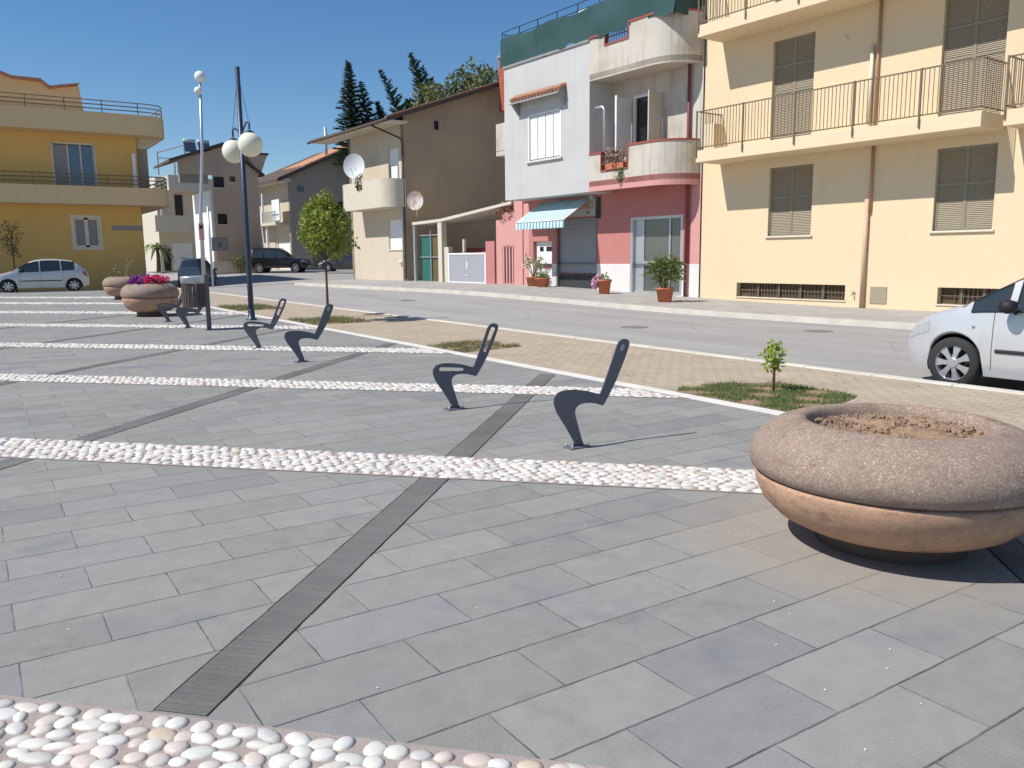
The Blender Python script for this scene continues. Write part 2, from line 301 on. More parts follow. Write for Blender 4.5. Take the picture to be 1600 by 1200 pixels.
for mx, my, mr in ((12.6, 14.2, .32), (14.9, 11.0, .3), (13.2, 27.0, .33)): struct(MB().lathe([(.01, 0), (mr, 0), (mr, .004), (mr*.9, .002), (.01, .003)], 28, (mx, my, gz(mx, my)-.119)).build('manhole_cover', 'gap_grey'))
# far pavement: follows the ground, front kerb is a real step
b = MB(); yy = list(range(-20, 46, 1)); v = []; f = []
for y in yy:
    x0 = xk2(y); x1 = 22.5
    for x in (x0, x0+.14): v.append((x, y, gz(x, y)+.012))
    v += [(x0, y, gz(x0, y)-.2)]
for i in range(len(yy)-1): a = i*3; f += [(a, a+1, a+4, a+3), (a+2, a, a+3, a+5)]
b.add(v, f); struct(b.build('far_kerb', 'kerb'))
sheet('far_sidewalk', 'sidewalk_tile', lambda y: lin(xk2(y)+.14, 30, 14), yy, .008)
# pebble bands across the square and dark drains square to them
BD = Vector((math.cos(2.352), math.sin(2.352), 0)); BN = Vector((.7100, .7042, 0))
def pebble_band(c0, c1, t0, t1, px, py, n=8):
    # keep only pebbles on the square
    nc = max(2, int(round((c1-c0)/py))); nt_ = int((t1-t0)/px); rows = []
    for j in range(nc):
        for i in range(nt_):
            rows.append((c0+(j+.5)/nc*(c1-c0)+RS.uniform(-.12, .12)*py, t0+(i+(.5 if j % 2 else 0)+RS.uniform(-.22, .22))*px))
    rows = np.array(rows); P = np.outer(rows[:, 0], BN)+np.outer(rows[:, 1], BD)
    ok = (P[:, 0] < 6.18) & (P[:, 1] < 47) & (P[:, 0] > -9-P[:, 1]*.25); P = P[ok]; N_ = len(P)
    ph = np.arange(n)*2*np.pi/n; tmpl = [(math.cos(a)*r, math.sin(a)*r, z) for r, z in ((1., -.25), (.97, .3), (.62, .82)) for a in ph]+[(0, 0, 1.)]
    tmpl = np.array(tmpl); nv = len(tmpl)
    ra = np.clip(RS.normal(.55, .11, N_), .3, .8)*px; rb = np.clip(RS.normal(.52, .08, N_), .3, .66)*py; an = math.atan2(BD.y, BD.x)+RS.normal(0, .38, N_)
    X = tmpl[None, :, 0]*ra[:, None]*(1+.12*RS.randn(N_, 1)*tmpl[None, :, 0]); Y_ = tmpl[None, :, 1]*rb[:, None]
    V = np.zeros((N_, nv, 3)); V[:, :, 0] = P[:, 0, None]+X*np.cos(an)[:, None]-Y_*np.sin(an)[:, None]; V[:, :, 1] = P[:, 1, None]+X*np.sin(an)[:, None]+Y_*np.cos(an)[:, None]
    V[:, :, 2] = .004+tmpl[None, :, 2]*RS.uniform(.009, .015, N_)[:, None]
    F = []
    for rr in (0, 1):
        for k in range(n): F.append((rr*n+k, rr*n+(k+1) % n, (rr+1)*n+(k+1) % n, (rr+1)*n+k))
    F = np.array(F); T = np.array([(2*n+k, 2*n+(k+1) % n, 3*n) for k in range(n)])
    off = (np.arange(N_)*nv)[:, None, None]
    FF = (F[None]+off).reshape(-1, 4); TT = (T[None]+off).reshape(-1, 3)
    me = bpy.data.meshes.new('pebble_band'); me.vertices.add(N_*nv); me.vertices.foreach_set('co', V.reshape(-1).astype(np.float32))
    loops = np.concatenate([FF.reshape(-1), TT.reshape(-1)]); me.loops.add(len(loops)); me.loops.foreach_set('vertex_index', loops.astype(np.int32))
    st = np.concatenate([np.arange(len(FF))*4, len(FF)*4+np.arange(len(TT))*3]); tot = np.concatenate([np.full(len(FF), 4), np.full(len(TT), 3)])
    me.polygons.add(len(st)); me.polygons.foreach_set('loop_start', st.astype(np.int32))
    me.update(calc_edges=True); me.polygons.foreach_set('use_smooth', np.ones(len(st), bool)); me.validate()
    pal = np.array([(.74, .70, .63), (.69, .67, .62), (.73, .65, .58), (.70, .59, .52), (.61, .60, .56), (.60, .50, .38), (.77, .73, .66)])
    cc = pal[RS.choice(7, N_, p=[.32, .18, .2, .09, .06, .02, .13])]*RS.uniform(.78, .98, (N_, 1)); col = np.ones((N_, nv, 4)); col[:, :, :3] = cc[:, None, :]
    ca = me.color_attributes.new('tint', 'FLOAT_COLOR', 'POINT'); ca.data.foreach_set('color', col.reshape(-1).astype(np.float32))
    me.materials.append(MATS['pebble']); o = bpy.data.objects.new('pebble_band', me); C.objects.link(o); return struct(o)
bands = [(1.62, 2.22, -7, 9, .083, .062, 10), (5.27, 5.84, -9, 14, .083, .062, 8), (8.78, 9.30, -10, 20, .085, .062, 8), (12.40, 12.98, -12, 26, .10, .075, 6), (16.4, 17.1, -12, 30, .12, .10, 6), (20.6, 21.5, -12, 34, .2, .16, 5), (25.1, 26.2, -12, 38, .25, .2, 5), (29.2, 30.4, -12, 40, .3, .24, 5)]
def strip_poly(c0, c1, t0, t1, z, xmax=6.24):
    pts = [BN*c+BD*t_ for c, t_ in ((c0, t0), (c1, t0), (c1, t1), (c0, t1))]
    for ax, lim in ((0, xmax), (1, 47.2)):             # clip to the square
        out = []
        for i in range(len(pts)):
            p, q = pts[i], pts[(i+1) % len(pts)]
            if p[ax] <= lim: out.append(p)
            if (p[ax] <= lim) != (q[ax] <= lim): out.append(p+(q-p)*((lim-p[ax])/(q[ax]-p[ax])))
        pts = out
    n = len(pts); return [(p.x, p.y, z) for p in pts], [tuple(range(n))]
for a in bands:
    pebble_band(*a)
    b = MB(); b.add(*strip_poly(a[0]-.02, a[1]+.02, a[2], a[3], .004)); struct(b.build('mortar_bed', 'mortar'))
SK = .0155
def drain_poly(s0, s1, ta, tb, z):
    o = []
    for c, t_ in ((s0, ta), (s1, ta), (s1, tb), (s0, tb)): p = BN*c+BD*(t_+SK*(c-2.26)); o.append((p.x, p.y, z))
    return (o, [(0, 1, 2, 3)]) if max(p[0] for p in o) < 6.24 and max(p[1] for p in o) < 47.2 else ([], [])
for t0 in (1.54, 4.85, 8.15, 11.5, -1.75, 15.0):
    b = MB(); g_ = MB()
    for k in range(320):
        s0 = 2.26+k*.1
        if s0 > 34: break
        wj = .003*math.sin(k*.9); b.add(*drain_poly(s0, s0+.1, t0, t0+.193, .0028)); g_.add(*drain_poly(s0, s0+.1, t0-.006-abs(wj), t0+.199+abs(wj), .0014))
    struct(b.build('drain_channel', 'drain_stone')); struct(g_.build('drain_gap', 'gap'))
# ---------------------------------------------------------------- plants
def leaves(centres, radii, n, size, asp=.5, m='leaf', shell=.5, flat=.5, down=0.):
    vs = []; fs = []; centres = np.array(centres, float); radii = np.array(radii, float)
    if radii.ndim == 1: radii = np.repeat(radii[:, None], 3, 1)
    pr = radii.prod(1)**(2/3.); idx = RS.choice(len(centres), n, p=pr/pr.sum())
    d = RS.randn(n, 3); d /= np.linalg.norm(d, axis=1)[:, None]
    rr = RS.uniform(shell**3, 1, n)**(1/3.)
    P = centres[idx]+d*radii[idx]*rr[:, None]
    a = RS.randn(n, 3)+d*.6; a[:, 2] -= down; a /= np.linalg.norm(a, axis=1)[:, None]
    nn = RS.randn(n, 3)*(1-flat)+np.array([0, 0, 1])*flat+d*.3; b_ = np.cross(nn, a); b_ /= np.linalg.norm(b_, axis=1)[:, None]+1e-9
    s_ = size*RS.uniform(.6, 1.3, n)[:, None]
    V = np.stack([P, P+a*s_*.5+b_*s_*asp*.5, P+a*s_, P+a*s_*.5-b_*s_*asp*.5], 1).reshape(-1, 3)
    return V.tolist(), [(4*i, 4*i+1, 4*i+2, 4*i+3) for i in range(n)]
def tree_parts(root, H, trunk_h, r0, crown_c, crown_r, n, size, m='leaf', nb=16, lean=(0, 0), seed=1):
    rs = random.Random(seed); b = MB(); top = Vector((lean[0], lean[1], crown_c[2]+crown_r[2]*.5))
    pts = [Vector((0, 0, -.02)), Vector((lean[0]*.2, lean[1]*.2, trunk_h*.5)), Vector((lean[0]*.5, lean[1]*.5, trunk_h)), top]
    b.tube(pts, [r0*1.15, r0, r0*.8, r0*.25], 8); cs = []; rd = []
    for k in range(nb):
        th = k*2.4+rs.uniform(-.4, .4); q = (k+.5)/nb; ze = crown_c[2]+crown_r[2]*(1.7*q-.85); fr = math.sqrt(max(.08, 1-((ze-crown_c[2])/crown_r[2])**2))*rs.uniform(.5, .82)
        e = Vector((crown_c[0]+crown_r[0]*fr*math.cos(th), crown_c[1]+crown_r[1]*fr*math.sin(th), ze)); s0 = pts[2].lerp(top, max(0, q-.25))
        b.tube([s0, s0.lerp(e, .5)+Vector((0, 0, .05*H*.1)), e], [r0*.4, r0*.28, r0*.1], 5); cs.append(e); rd.append(crown_r[0]*rs.uniform(.26, .42))
    b.build('trunk', 'bark', root, True)
    v, f = leaves(cs, rd, n, size, .5, shell=.35); MB().add(v, f).build('crown', m, root)
tr = thing('street_tree', 'young round-crowned tree with thin dark trunk on the verge behind the metal seats', 'tree', (7.08, 18.92, 0))
tree_parts(tr, 3.1, 1.45, .032, (.0, 0, 2.14), (.70, .70, .56), 1900, .12, 'leaf_street', nb=20, seed=4)
v, f = leaves([(0, 0, 2.65), (.05, -.05, 2.9), (-.15, .1, 2.55)], [.36, .2, .3], 520, .12, .5, shell=.3); MB().add(v, f).build('crown_tip', 'leaf_street', tr)
tr = thing('sapling', 'tiny bright green sapling in the grass square beside the near round planter', 'sapling', (7.30, 5.93, 0))
tree_parts(tr, .56, .26, .016, (0, 0, .39), (.12, .12, .15), 260, .062, 'leaf_young', 12, seed=5)
def conifer(label, x, y, H, r, lean=(0, 0), z0=.5, m='needle', n=1500, bare=.12, group=None, cat='conifer', low=.3, spread=.3, dens=170):
    root = thing('conifer', label, cat, (x, y, z0)); root['group'] = 'trees behind the brown house'
    P = lambda q: Vector((lean[0]*q**2.2, lean[1]*q**2.2, H*q)); b = MB(); b.tube([P(i/10) for i in range(11)], [.22*(1-i/10)+.025 for i in range(11)], 6)
    b.build('trunk', 'bark', root, True); v = []; f = []; nbr = dens
    for k in range(nbr):
        q = low+(1-low)*((k+.5)/nbr)**.9; th = k*2.399; L = r*(1-q)/(1-low)*random.uniform(.6, 1.15)+.12; o = P(q)
        if q > .96: L = .12
        d = Vector((math.cos(th), math.sin(th), spread)).normalized(); sd_ = Vector((-math.sin(th), math.cos(th), 0))
        m_ = max(3, int(L*11))
        for j in range(m_):
            c = o+d*(L*(j+.6)/m_)-Vector((0, 0, (L*(j/m_))**2*.10))
            for s_ in range(5):
                a = (sd_*random.choice((-1, 1))*random.uniform(.2, 1)+d*.8+Vector((0, 0, random.uniform(-.5, .4)))).normalized(); l_ = random.uniform(.3, .62)*(.7+.3*(1-q)); wv = a.cross(Vector((random.uniform(-1, 1), random.uniform(-1, 1), 1))).normalized()*l_*.26
                nb_ = len(v); v += [c-wv*.5, c+a*l_, c+wv]; f.append((nb_, nb_+1, nb_+2))
    MB().add(v, f).build('crown', m, root); return root
conifer('slim dark spire-shaped conifer, leftmost tree above the brown house roof', 30.8, 73.4, 18.6, 2.3, z0=.5, lean=(-.35, .1), low=.5)
conifer('small dark conifer with a bent tip right of the slim spire', 32.9, 73.0, 17.0, 1.9, lean=(-1.2, .7), low=.6, dens=90)
conifer('thin conifer leaning hard to the left over the middle of the brown roof', 36.2, 69.6, 17.8, 2.2, lean=(-3.4, 2.3), low=.5, spread=.8, dens=80)
conifer('tall blue-green conifer with its top bent to the left, tallest behind the roof', 38.1, 68.2, 19.2, 3.6, lean=(-3.0, 2.1), low=.55, spread=.9, dens=85)
conifer('broad low blue-green conifer between the leaning trees, just above the brown roof', 36.6, 70.8, 15.4, 3.4, z0=.5, lean=(-1.2, .8), low=.55, spread=.75)
conifer('small tufted conifer with drooping branches between the spire and the leaning tree', 34.6, 72.2, 15.2, 2.4, z0=.5, lean=(-1.6, 1.0), low=.6, spread=.9, dens=80)
tr = thing('bushy_tree', 'olive green bushy tree behind the red chimney, rightmost above the roof', 'tree', (37.6, 62.8, .5)); tr['group'] = 'trees behind the brown house'
tree_parts(tr, 18, 9, .3, (0, 0, 13.3), (3.7, 3.7, 3.2), 6500, .42, 'leaf_far', nb=34, seed=9)
tr = thing('bushy_tree', 'low round green shrub tree peeking over the roof left of the big bushy tree', 'tree', (34.6, 64.3, .5)); tr['group'] = 'trees behind the brown house'
tree_parts(tr, 14, 8, .2, (0, 0, 13.2), (2.4, 2.4, 2.3), 3000, .34, 'leaf_far', nb=20, seed=12)
def grass_patch(label, poly, n, m='grass', h=.05, dry=.3):
    poly = [Vector((*p, 0)) for p in poly]; V = []; F = []; V2 = []; F2 = []
    cx = sum((p.x for p in poly))/len(poly); cy = sum((p.y for p in poly))/len(poly)
    def inside(x, y):
        c = False
        for i in range(len(poly)):
            a, b_ = poly[i], poly[i-1]
            if (a.y > y) != (b_.y > y) and x < (b_.x-a.x)*(y-a.y)/(b_.y-a.y)+a.x: c = not c
        return c
    xs_ = [p.x for p in poly]; ys_ = [p.y for p in poly]; k = 0
    while k < n:
        x, y = random.uniform(min(xs_), max(xs_)), random.uniform(min(ys_), max(ys_))
        if not inside(x, y) or math.sin(x*9+2+math.sin(y*5))*math.sin(y*8+x*3)+.62 < random.random()*.8: k += .3; continue
        k += 1; a = random.uniform(0, 6.28); l_ = h*random.uniform(.4, 1.5); wd = random.uniform(.003, .007)*(h/.05)**.5; dx_, dy_ = math.cos(a), math.sin(a); lx = random.uniform(-.6, .6)*l_; ly = random.uniform(-.6, .6)*l_
        A, B = (V2, F2) if random.random() < dry else (V, F)
        i0 = len(A); A += [(x-dx_*wd, y-dy_*wd, 0), (x+dx_*wd, y+dy_*wd, 0), (x+lx, y+ly, l_)]; B.append((i0, i0+1, i0+2))
    o = MB().add(V, F).build('grass', m); stuff(o, label, 'grass')
    o2 = MB().add(V2, F2).build('dry_grass', 'dry_grass'); stuff(o2, label.replace('grass', 'dry grass blades', 1), 'grass')
    s_ = MB(); s_.add([(p.x, p.y, .004) for p in poly], [tuple(range(len(poly)))]); struct(s_.build('soil', 'soil'))
grass_patch('green grass square with the sapling beside the near planter', [(6.44, 6.55), (6.75, 6.75), (7.5, 6.55), (7.85, 6.3), (7.75, 5.2), (7.3, 5.05), (6.44, 5.0)], 12000, h=.036, dry=.16)
grass_patch('sparse grass square on the verge behind the middle seats', [(6.44, 12.6), (7.6, 12.75), (7.7, 11.5), (6.44, 11.3)], 3600, h=.05, dry=.55)
grass_patch('sparse grass square at the foot of the round-crowned tree', [(6.5, 20.2), (7.9, 20.1), (7.9, 18.2), (6.5, 18.3)], 3200, h=.07, dry=.5)
grass_patch('thin grass square on the verge beyond the lamp post', [(6.5, 27.2), (7.9, 27.2), (7.9, 24.8), (6.5, 24.8)], 2600, h=.09, dry=.4)
b = MB()
for q in range(110):
    d_ = random.uniform(2.0, 9); a = yaw+random.uniform(-.6, .6); x_, y_ = d_*math.sin(a), d_*math.cos(a)
    if x_ > 9.1: continue
    b.ball((x_, y_, .003), random.uniform(.002, .0048)*(1+d_*.05), 5, 3, .5)
stuff(b.build('grit', 'white_stone'), 'tiny pale grit scattered over the paving of the square', 'grit')
b = MB()
for q in range(160):
    x_, y_ = random.uniform(6.5, 9.1), random.uniform(4, 26); a = random.uniform(0, 6.28); l_ = random.uniform(.012, .03); c, s_ = math.cos(a)*l_, math.sin(a)*l_; b.add([(x_-c, y_-s_, .004), (x_-s_*.4, y_+c*.4, .009), (x_+c, y_+s_, .005), (x_+s_*.4, y_-c*.4, .008)], [(0, 1, 2, 3)])
stuff(b.build('leaf_litter', 'twig'), 'dry brown leaf bits lying on the beige verge paving', 'leaf litter')
# ---------------------------------------------------------------- round planters
def planter_obj(label, x, y, k, kz, detail):
    root = thing('round_planter', label, 'planter', (x, y, 0), 0, 'round stone planters on the square')
    up_ = [(.69, .372), (.712, .39), (.725, .43), (.722, .48), (.70, .53), (.655, .578), (.59, .617), (.52, .64), (.48, .648), (.45, .645), (.436, .63), (.428, .60), (.42, .54)]
    lo = [(.10, .085), (.40, .085), (.49, .105), (.58, .15), (.65, .22), (.685, .29), (.698, .345), (.692, .364)]
    S = lambda pr: [(r*k, z*kz) for r, z in pr]
    MB().lathe(S(up_+[(.05, .54)]), 96, wob=.002).build('bowl_rim', 'planter_rough', root, True)
    MB().lathe(S(lo+[(.1, .36)]), 96).build('bowl_base', 'planter_smooth', root, True)
    MB().lathe(S([(.1, 0), (.37, 0), (.36, .05), (.37, .13), (.1, .14)]), 64).build('foot', 'foot_shaded', root, True)  # foot colour is darkened to stand in for the shade under the bowl
    b = MB(); n = 40; rings = 14; v = [(0, 0, .605*kz)]; f = []
    for i in range(1, rings+1):
        for j in range(n):
            a = 2*math.pi*j/n; r = .43*k*i/rings; v.append((r*math.cos(a), r*math.sin(a), (.598+.012*math.sin(7*r*math.cos(a)*3+1)+random.uniform(-.012, .012)-.03*(i/rings)**4)*kz))
    f += [(0, 1+j, 1+(j+1) % n) for j in range(n)]
    for i in range(rings-1):
        for j in range(n): a = 1+i*n+j; c = 1+i*n+(j+1) % n; f.append((a, a+n, c+n, c))
    b.add(v, f)
    if detail:
        for q in range(460):
            a = random.uniform(0, 6.28); r = .41*k*math.sqrt(random.random()); s_ = random.uniform(.004, .017); b.ball((r*math.cos(a), r*math.sin(a), .596*kz), s_, 5, 3, random.uniform(.5, .9))
    b.build('soil', 'soil', root)
    if detail:
        for q in range(26):
            a = random.gauss(2.45, .5); r = random.uniform(.22, .385); p = Vector((r*math.cos(a), r*math.sin(a), .59*kz)); MB().tube([p, p+Vector((random.uniform(-.012, .012), random.uniform(-.012, .012), random.uniform(.02, .055)))], [.005, .004], 5).build('cut_stem', 'twig', root)
    return root
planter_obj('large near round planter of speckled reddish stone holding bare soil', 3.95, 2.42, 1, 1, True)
rr_ = planter_obj('round planter full of purple and red flowers beside the litter bin', 4.06, 24.3, 1.02, 1.36, False)
def blossoms(root, cs, rd, n, size, m, nm='flowers'):
    v, f = leaves(cs, rd, n, size, .9, shell=.2, flat=.3); return MB().add(v, f).build(nm, m, root)
cs = [(.45*math.cos(a)*q, .45*math.sin(a)*q, .89+.05*math.sin(a*3)) for a, q in [(i*2.4, math.sqrt((i+.5)/26)) for i in range(26)]]
split = lambda l_, s_: [c for c in l_ if (c[0]*.84-c[1]*.54 < -.02) == s_]
blossoms(rr_, cs, [.13]*len(cs), 500, .09, 'leaf', 'foliage'); blossoms(rr_, [(c[0], c[1], c[2]+.04) for c in split(cs, True)], [.12]*len(split(cs, True)), 800, .07, 'petal_purple', 'purple_flowers'); blossoms(rr_, [(c[0], c[1], c[2]+.04) for c in split(cs, False)], [.12]*len(split(cs, False)), 800, .07, 'petal_red', 'red_flowers')
rr_ = planter_obj('farthest round planter with a thin leafy shrub, behind the flowered one', 5.05, 35.6, 1.10, 1.36, False)
b = MB(); cs = []
for q in range(9):
    a = random.uniform(0, 6.28); e = Vector((.45*math.cos(a), .45*math.sin(a), 1.1+random.uniform(0, .55))); b.tube([(0, 0, .7), e*.6+Vector((0, 0, .35)), e], [.012, .009, .004], 5); cs.append(tuple(e))
b.build('stems', 'twig', rr_); v, f = leaves(cs+[(0.2, 0, .9), (-.2, .1, .88)], [.16]*len(cs)+[.25, .25], 240, .08); MB().add(v, f).build('foliage', 'leaf_far', rr_)
# ---------------------------------------------------------------- metal seats
prof = [(-.045, 0.0), (-.003, .045), (-.087, .178), (-.178, .31), (-.203, .376), (-.199, .425), (-.168, .456), (-.122, .468), (-.077, .471), (-.01, .468), (.052, .459), (.115, .446), (.174, .430), (.245, .408), (.258, .412), (.308, .515), (.37, .655), (.425, .785), (.444, .814), (.472, .831), (.505, .835), (.535, .829), (.556, .812), (.560, .785), (.519, .686), (.425, .505), (.362, .408), (.298, .318), (.275, .312), (.206, .335), (.150, .345), (.103, .348), (.060, .344), (.032, .333), (.013, .315), (.005, .29), (.010, .255), (.023, .215), (.053, .120), (.078, .045), (.095, 0.0)]
def slot(pts, d=.0): return pts
def seat_mesh(slots):
    import bmesh
    me = bpy.data.meshes.new('seat_plate'); bm = bmesh.new()
    loops = [prof]+slots; ed = []
    for L in loops:
        vs = [bm.verts.new((x, -.006, z)) for x, z in L]; ed += [bm.edges.new((vs[i], vs[(i+1) % len(vs)])) for i in range(len(vs))]
    bmesh.ops.triangle_fill(bm, edges=ed, use_beauty=True, use_dissolve=False)
    r = bmesh.ops.extrude_face_region(bm, geom=list(bm.faces)); bmesh.ops.translate(bm, verts=[e for e in r['geom'] if isinstance(e, bmesh.types.BMVert)], vec=(0, .012, 0))
    bmesh.ops.recalc_face_normals(bm, faces=bm.faces); bm.to_mesh(me); bm.free(); me.materials.append(MATS['steel_chair']); return me
slotA = [(.382, .555), (.405, .545), (.500, .735), (.522, .772), (.512, .790), (.480, .792), (.462, .775), (.42, .67), (.378, .572)][::-1]
slotB = [(-.13, .405), (-.12, .395), (.13, .378), (.150, .392), (.13, .408), (-.11, .434), (-.13, .425)][::-1]
slotC = [(.455, .745), (.475, .742), (.495, .768), (.488, .790), (.462, .790), (.448, .770)][::-1]
me_full = seat_mesh([]); me_slot = seat_mesh([slotA, slotB])
def seat(label, x, y, slots, rz=0.):
    root = thing('metal_seat', label, 'metal seat', (x, y, 0), rz, 'flat steel seats standing in a row on the square')
    o = bpy.data.objects.new('seat_plate', me_slot if slots else me_full); C.objects.link(o); o.parent = root; bm_ = o.modifiers.new('bevel', 'BEVEL'); bm_.width = .002; bm_.segments = 1
    MB().box(-.07, .13, -.06, .06, 0, .010).build('base_plate', 'steel_chair', root, bevel=.002)
    for dx_, dy_ in ((-.05, -.042), (-.05, .042), (.11, -.042), (.11, .042)): MB().lathe([(.009, .0), (.009, .022), (.004, .026)], 6, (0, 0, .008)).build('bolt', 'alu', root, loc=(dx_, dy_, 0))
    if not slots:
        b = MB(); b.add([(x_, -.0085, z_) for x_, z_ in [(.452, .742), (.485, .742), (.506, .775), (.496, .79), (.468, .79)]], [(0, 1, 2, 3, 4)]); b.build('sticker', 'sign_grey', root)
    return root
seat('nearest dark grey steel seat with solid back, right of the others', 3.88, 5.065, False)
seat('steel seat with slotted back beside the nearest solid one', 3.90, 7.10, True)
seat('solid-backed steel seat near the tree, third from the right', 3.925, 11.75, False)
seat('slotted steel seat at the foot of the lamp post', 3.95, 14.0, True, .02)
seat('solid steel seat just below the litter bin', 3.92, 19.3, False, .05)
seat('farthest small steel seat in front of the flowered planter', 3.94, 21.6, True, .03)
# ---------------------------------------------------------------- lamps and bin
L1 = thing('street_lamp', 'dark blue lamp post with two hanging cream globes beside the seats', 'street lamp', (5.79, 20.8, 0))
MB().tube([(0, 0, 0), (0, 0, 1.0), (0, 0, 6.05)], [.07, .065, .055], 16).build('pole', 'pole_blue', L1, True)
MB().lathe([(.13, 0), (.13, .03), (.085, .05), (.08, .25), (.07, .27)], 20).build('base', 'pole_blue', L1, True)
for s_ in (-1, 1):
    a = MB(); a.tube([(0, 0, 4.42), (0, s_*.25, 4.60), (0, s_*.5, 4.70), (0, s_*.72, 4.68), (0, s_*.72, 4.52)], .022, 8); a.lathe([(.03, 4.50), (.10, 4.46), (.12, 4.43), (.05, 4.42)], 16, (0, s_*.72, 0)); o = a.build('arm', 'pole_blue', L1, True)
    MB().tube([(0, s_*.04, 5.85), (0, s_*.70, 4.70)], .006, 5).build('stay_wire', 'pole_blue', L1)
    MB().ball((0, s_*.72, 4.17), .285, 32, 18).build('globe', 'globe', L1, True)
L2 = thing('street_lamp', 'tall pale grey lamp mast with two small white globes on top', 'street lamp', (10.95, 48.4, 0))
MB().tube([(0, 0, 0), (0.05, 0, 4), (.35, 0, 7.3), (.48, 0, 11.1)], [.12, .10, .085, .06], 12).build('pole', 'galv', L2, True)
MB().ball((.50, 0, 11.35), .30, 20, 12).build('globe', 'white_paint', L2, True); MB().ball((.36, 0, 10.6), .22, 20, 12).build('globe', 'white_paint', L2, True)
MB().box(-.14, .14, -.16, -.13, 2.6, 3.5).build('notice', 'sign_pink', L2); MB().box(-.10, .08, -.165, -.16, 3.2, 3.4).build('notice_heading', 'sign_dark', L2)
L3 = thing('flag_pole', 'thin pale green pole standing right of the tall lamp mast', 'pole', (11.3, 47.9, 0)); MB().tube([(0, 0, 0), (-.02, 0, 4.4)], [.07, .045], 8).build('pole', 'galv', L3, True)
B1 = thing('litter_bin', 'round slatted litter bin hung on a dark post beside the far seats', 'litter bin', (4.24, 18.55, 0))
MB().box(-.045, .045, -.03, .03, 0, 1.19).build('post', 'steel_chair', B1, bevel=.006)
MB().lathe([(.01, .50), (.20, .50), (.215, .52), (.215, 1.10), (.2, 1.10), (.19, .55), (.01, .55)], 28, (-.27, .04, 0)).build('liner', 'galv', B1, True)
b = MB()
for k in range(22):
    a = 2*math.pi*k/22; c, s_ = math.cos(a), math.sin(a); b.prism([(.222, -.024), (.240, -.024), (.240, .024), (.222, .024)], .50, 1.0, lambda u, v_, z, c=c, s_=s_: (-.27+u*c-v_*s_, .04+u*s_+v_*c, z))
b.build('slats', 'slat_wood', B1); MB().lathe([(.235, 1.0), (.25, 1.0), (.25, 1.12), (.255, 1.13), (.245, 1.15), (.20, 1.16), (.19, 1.12), (.235, 1.12)], 32, (-.27, .04, 0)).build('rim', 'galv', B1, True)
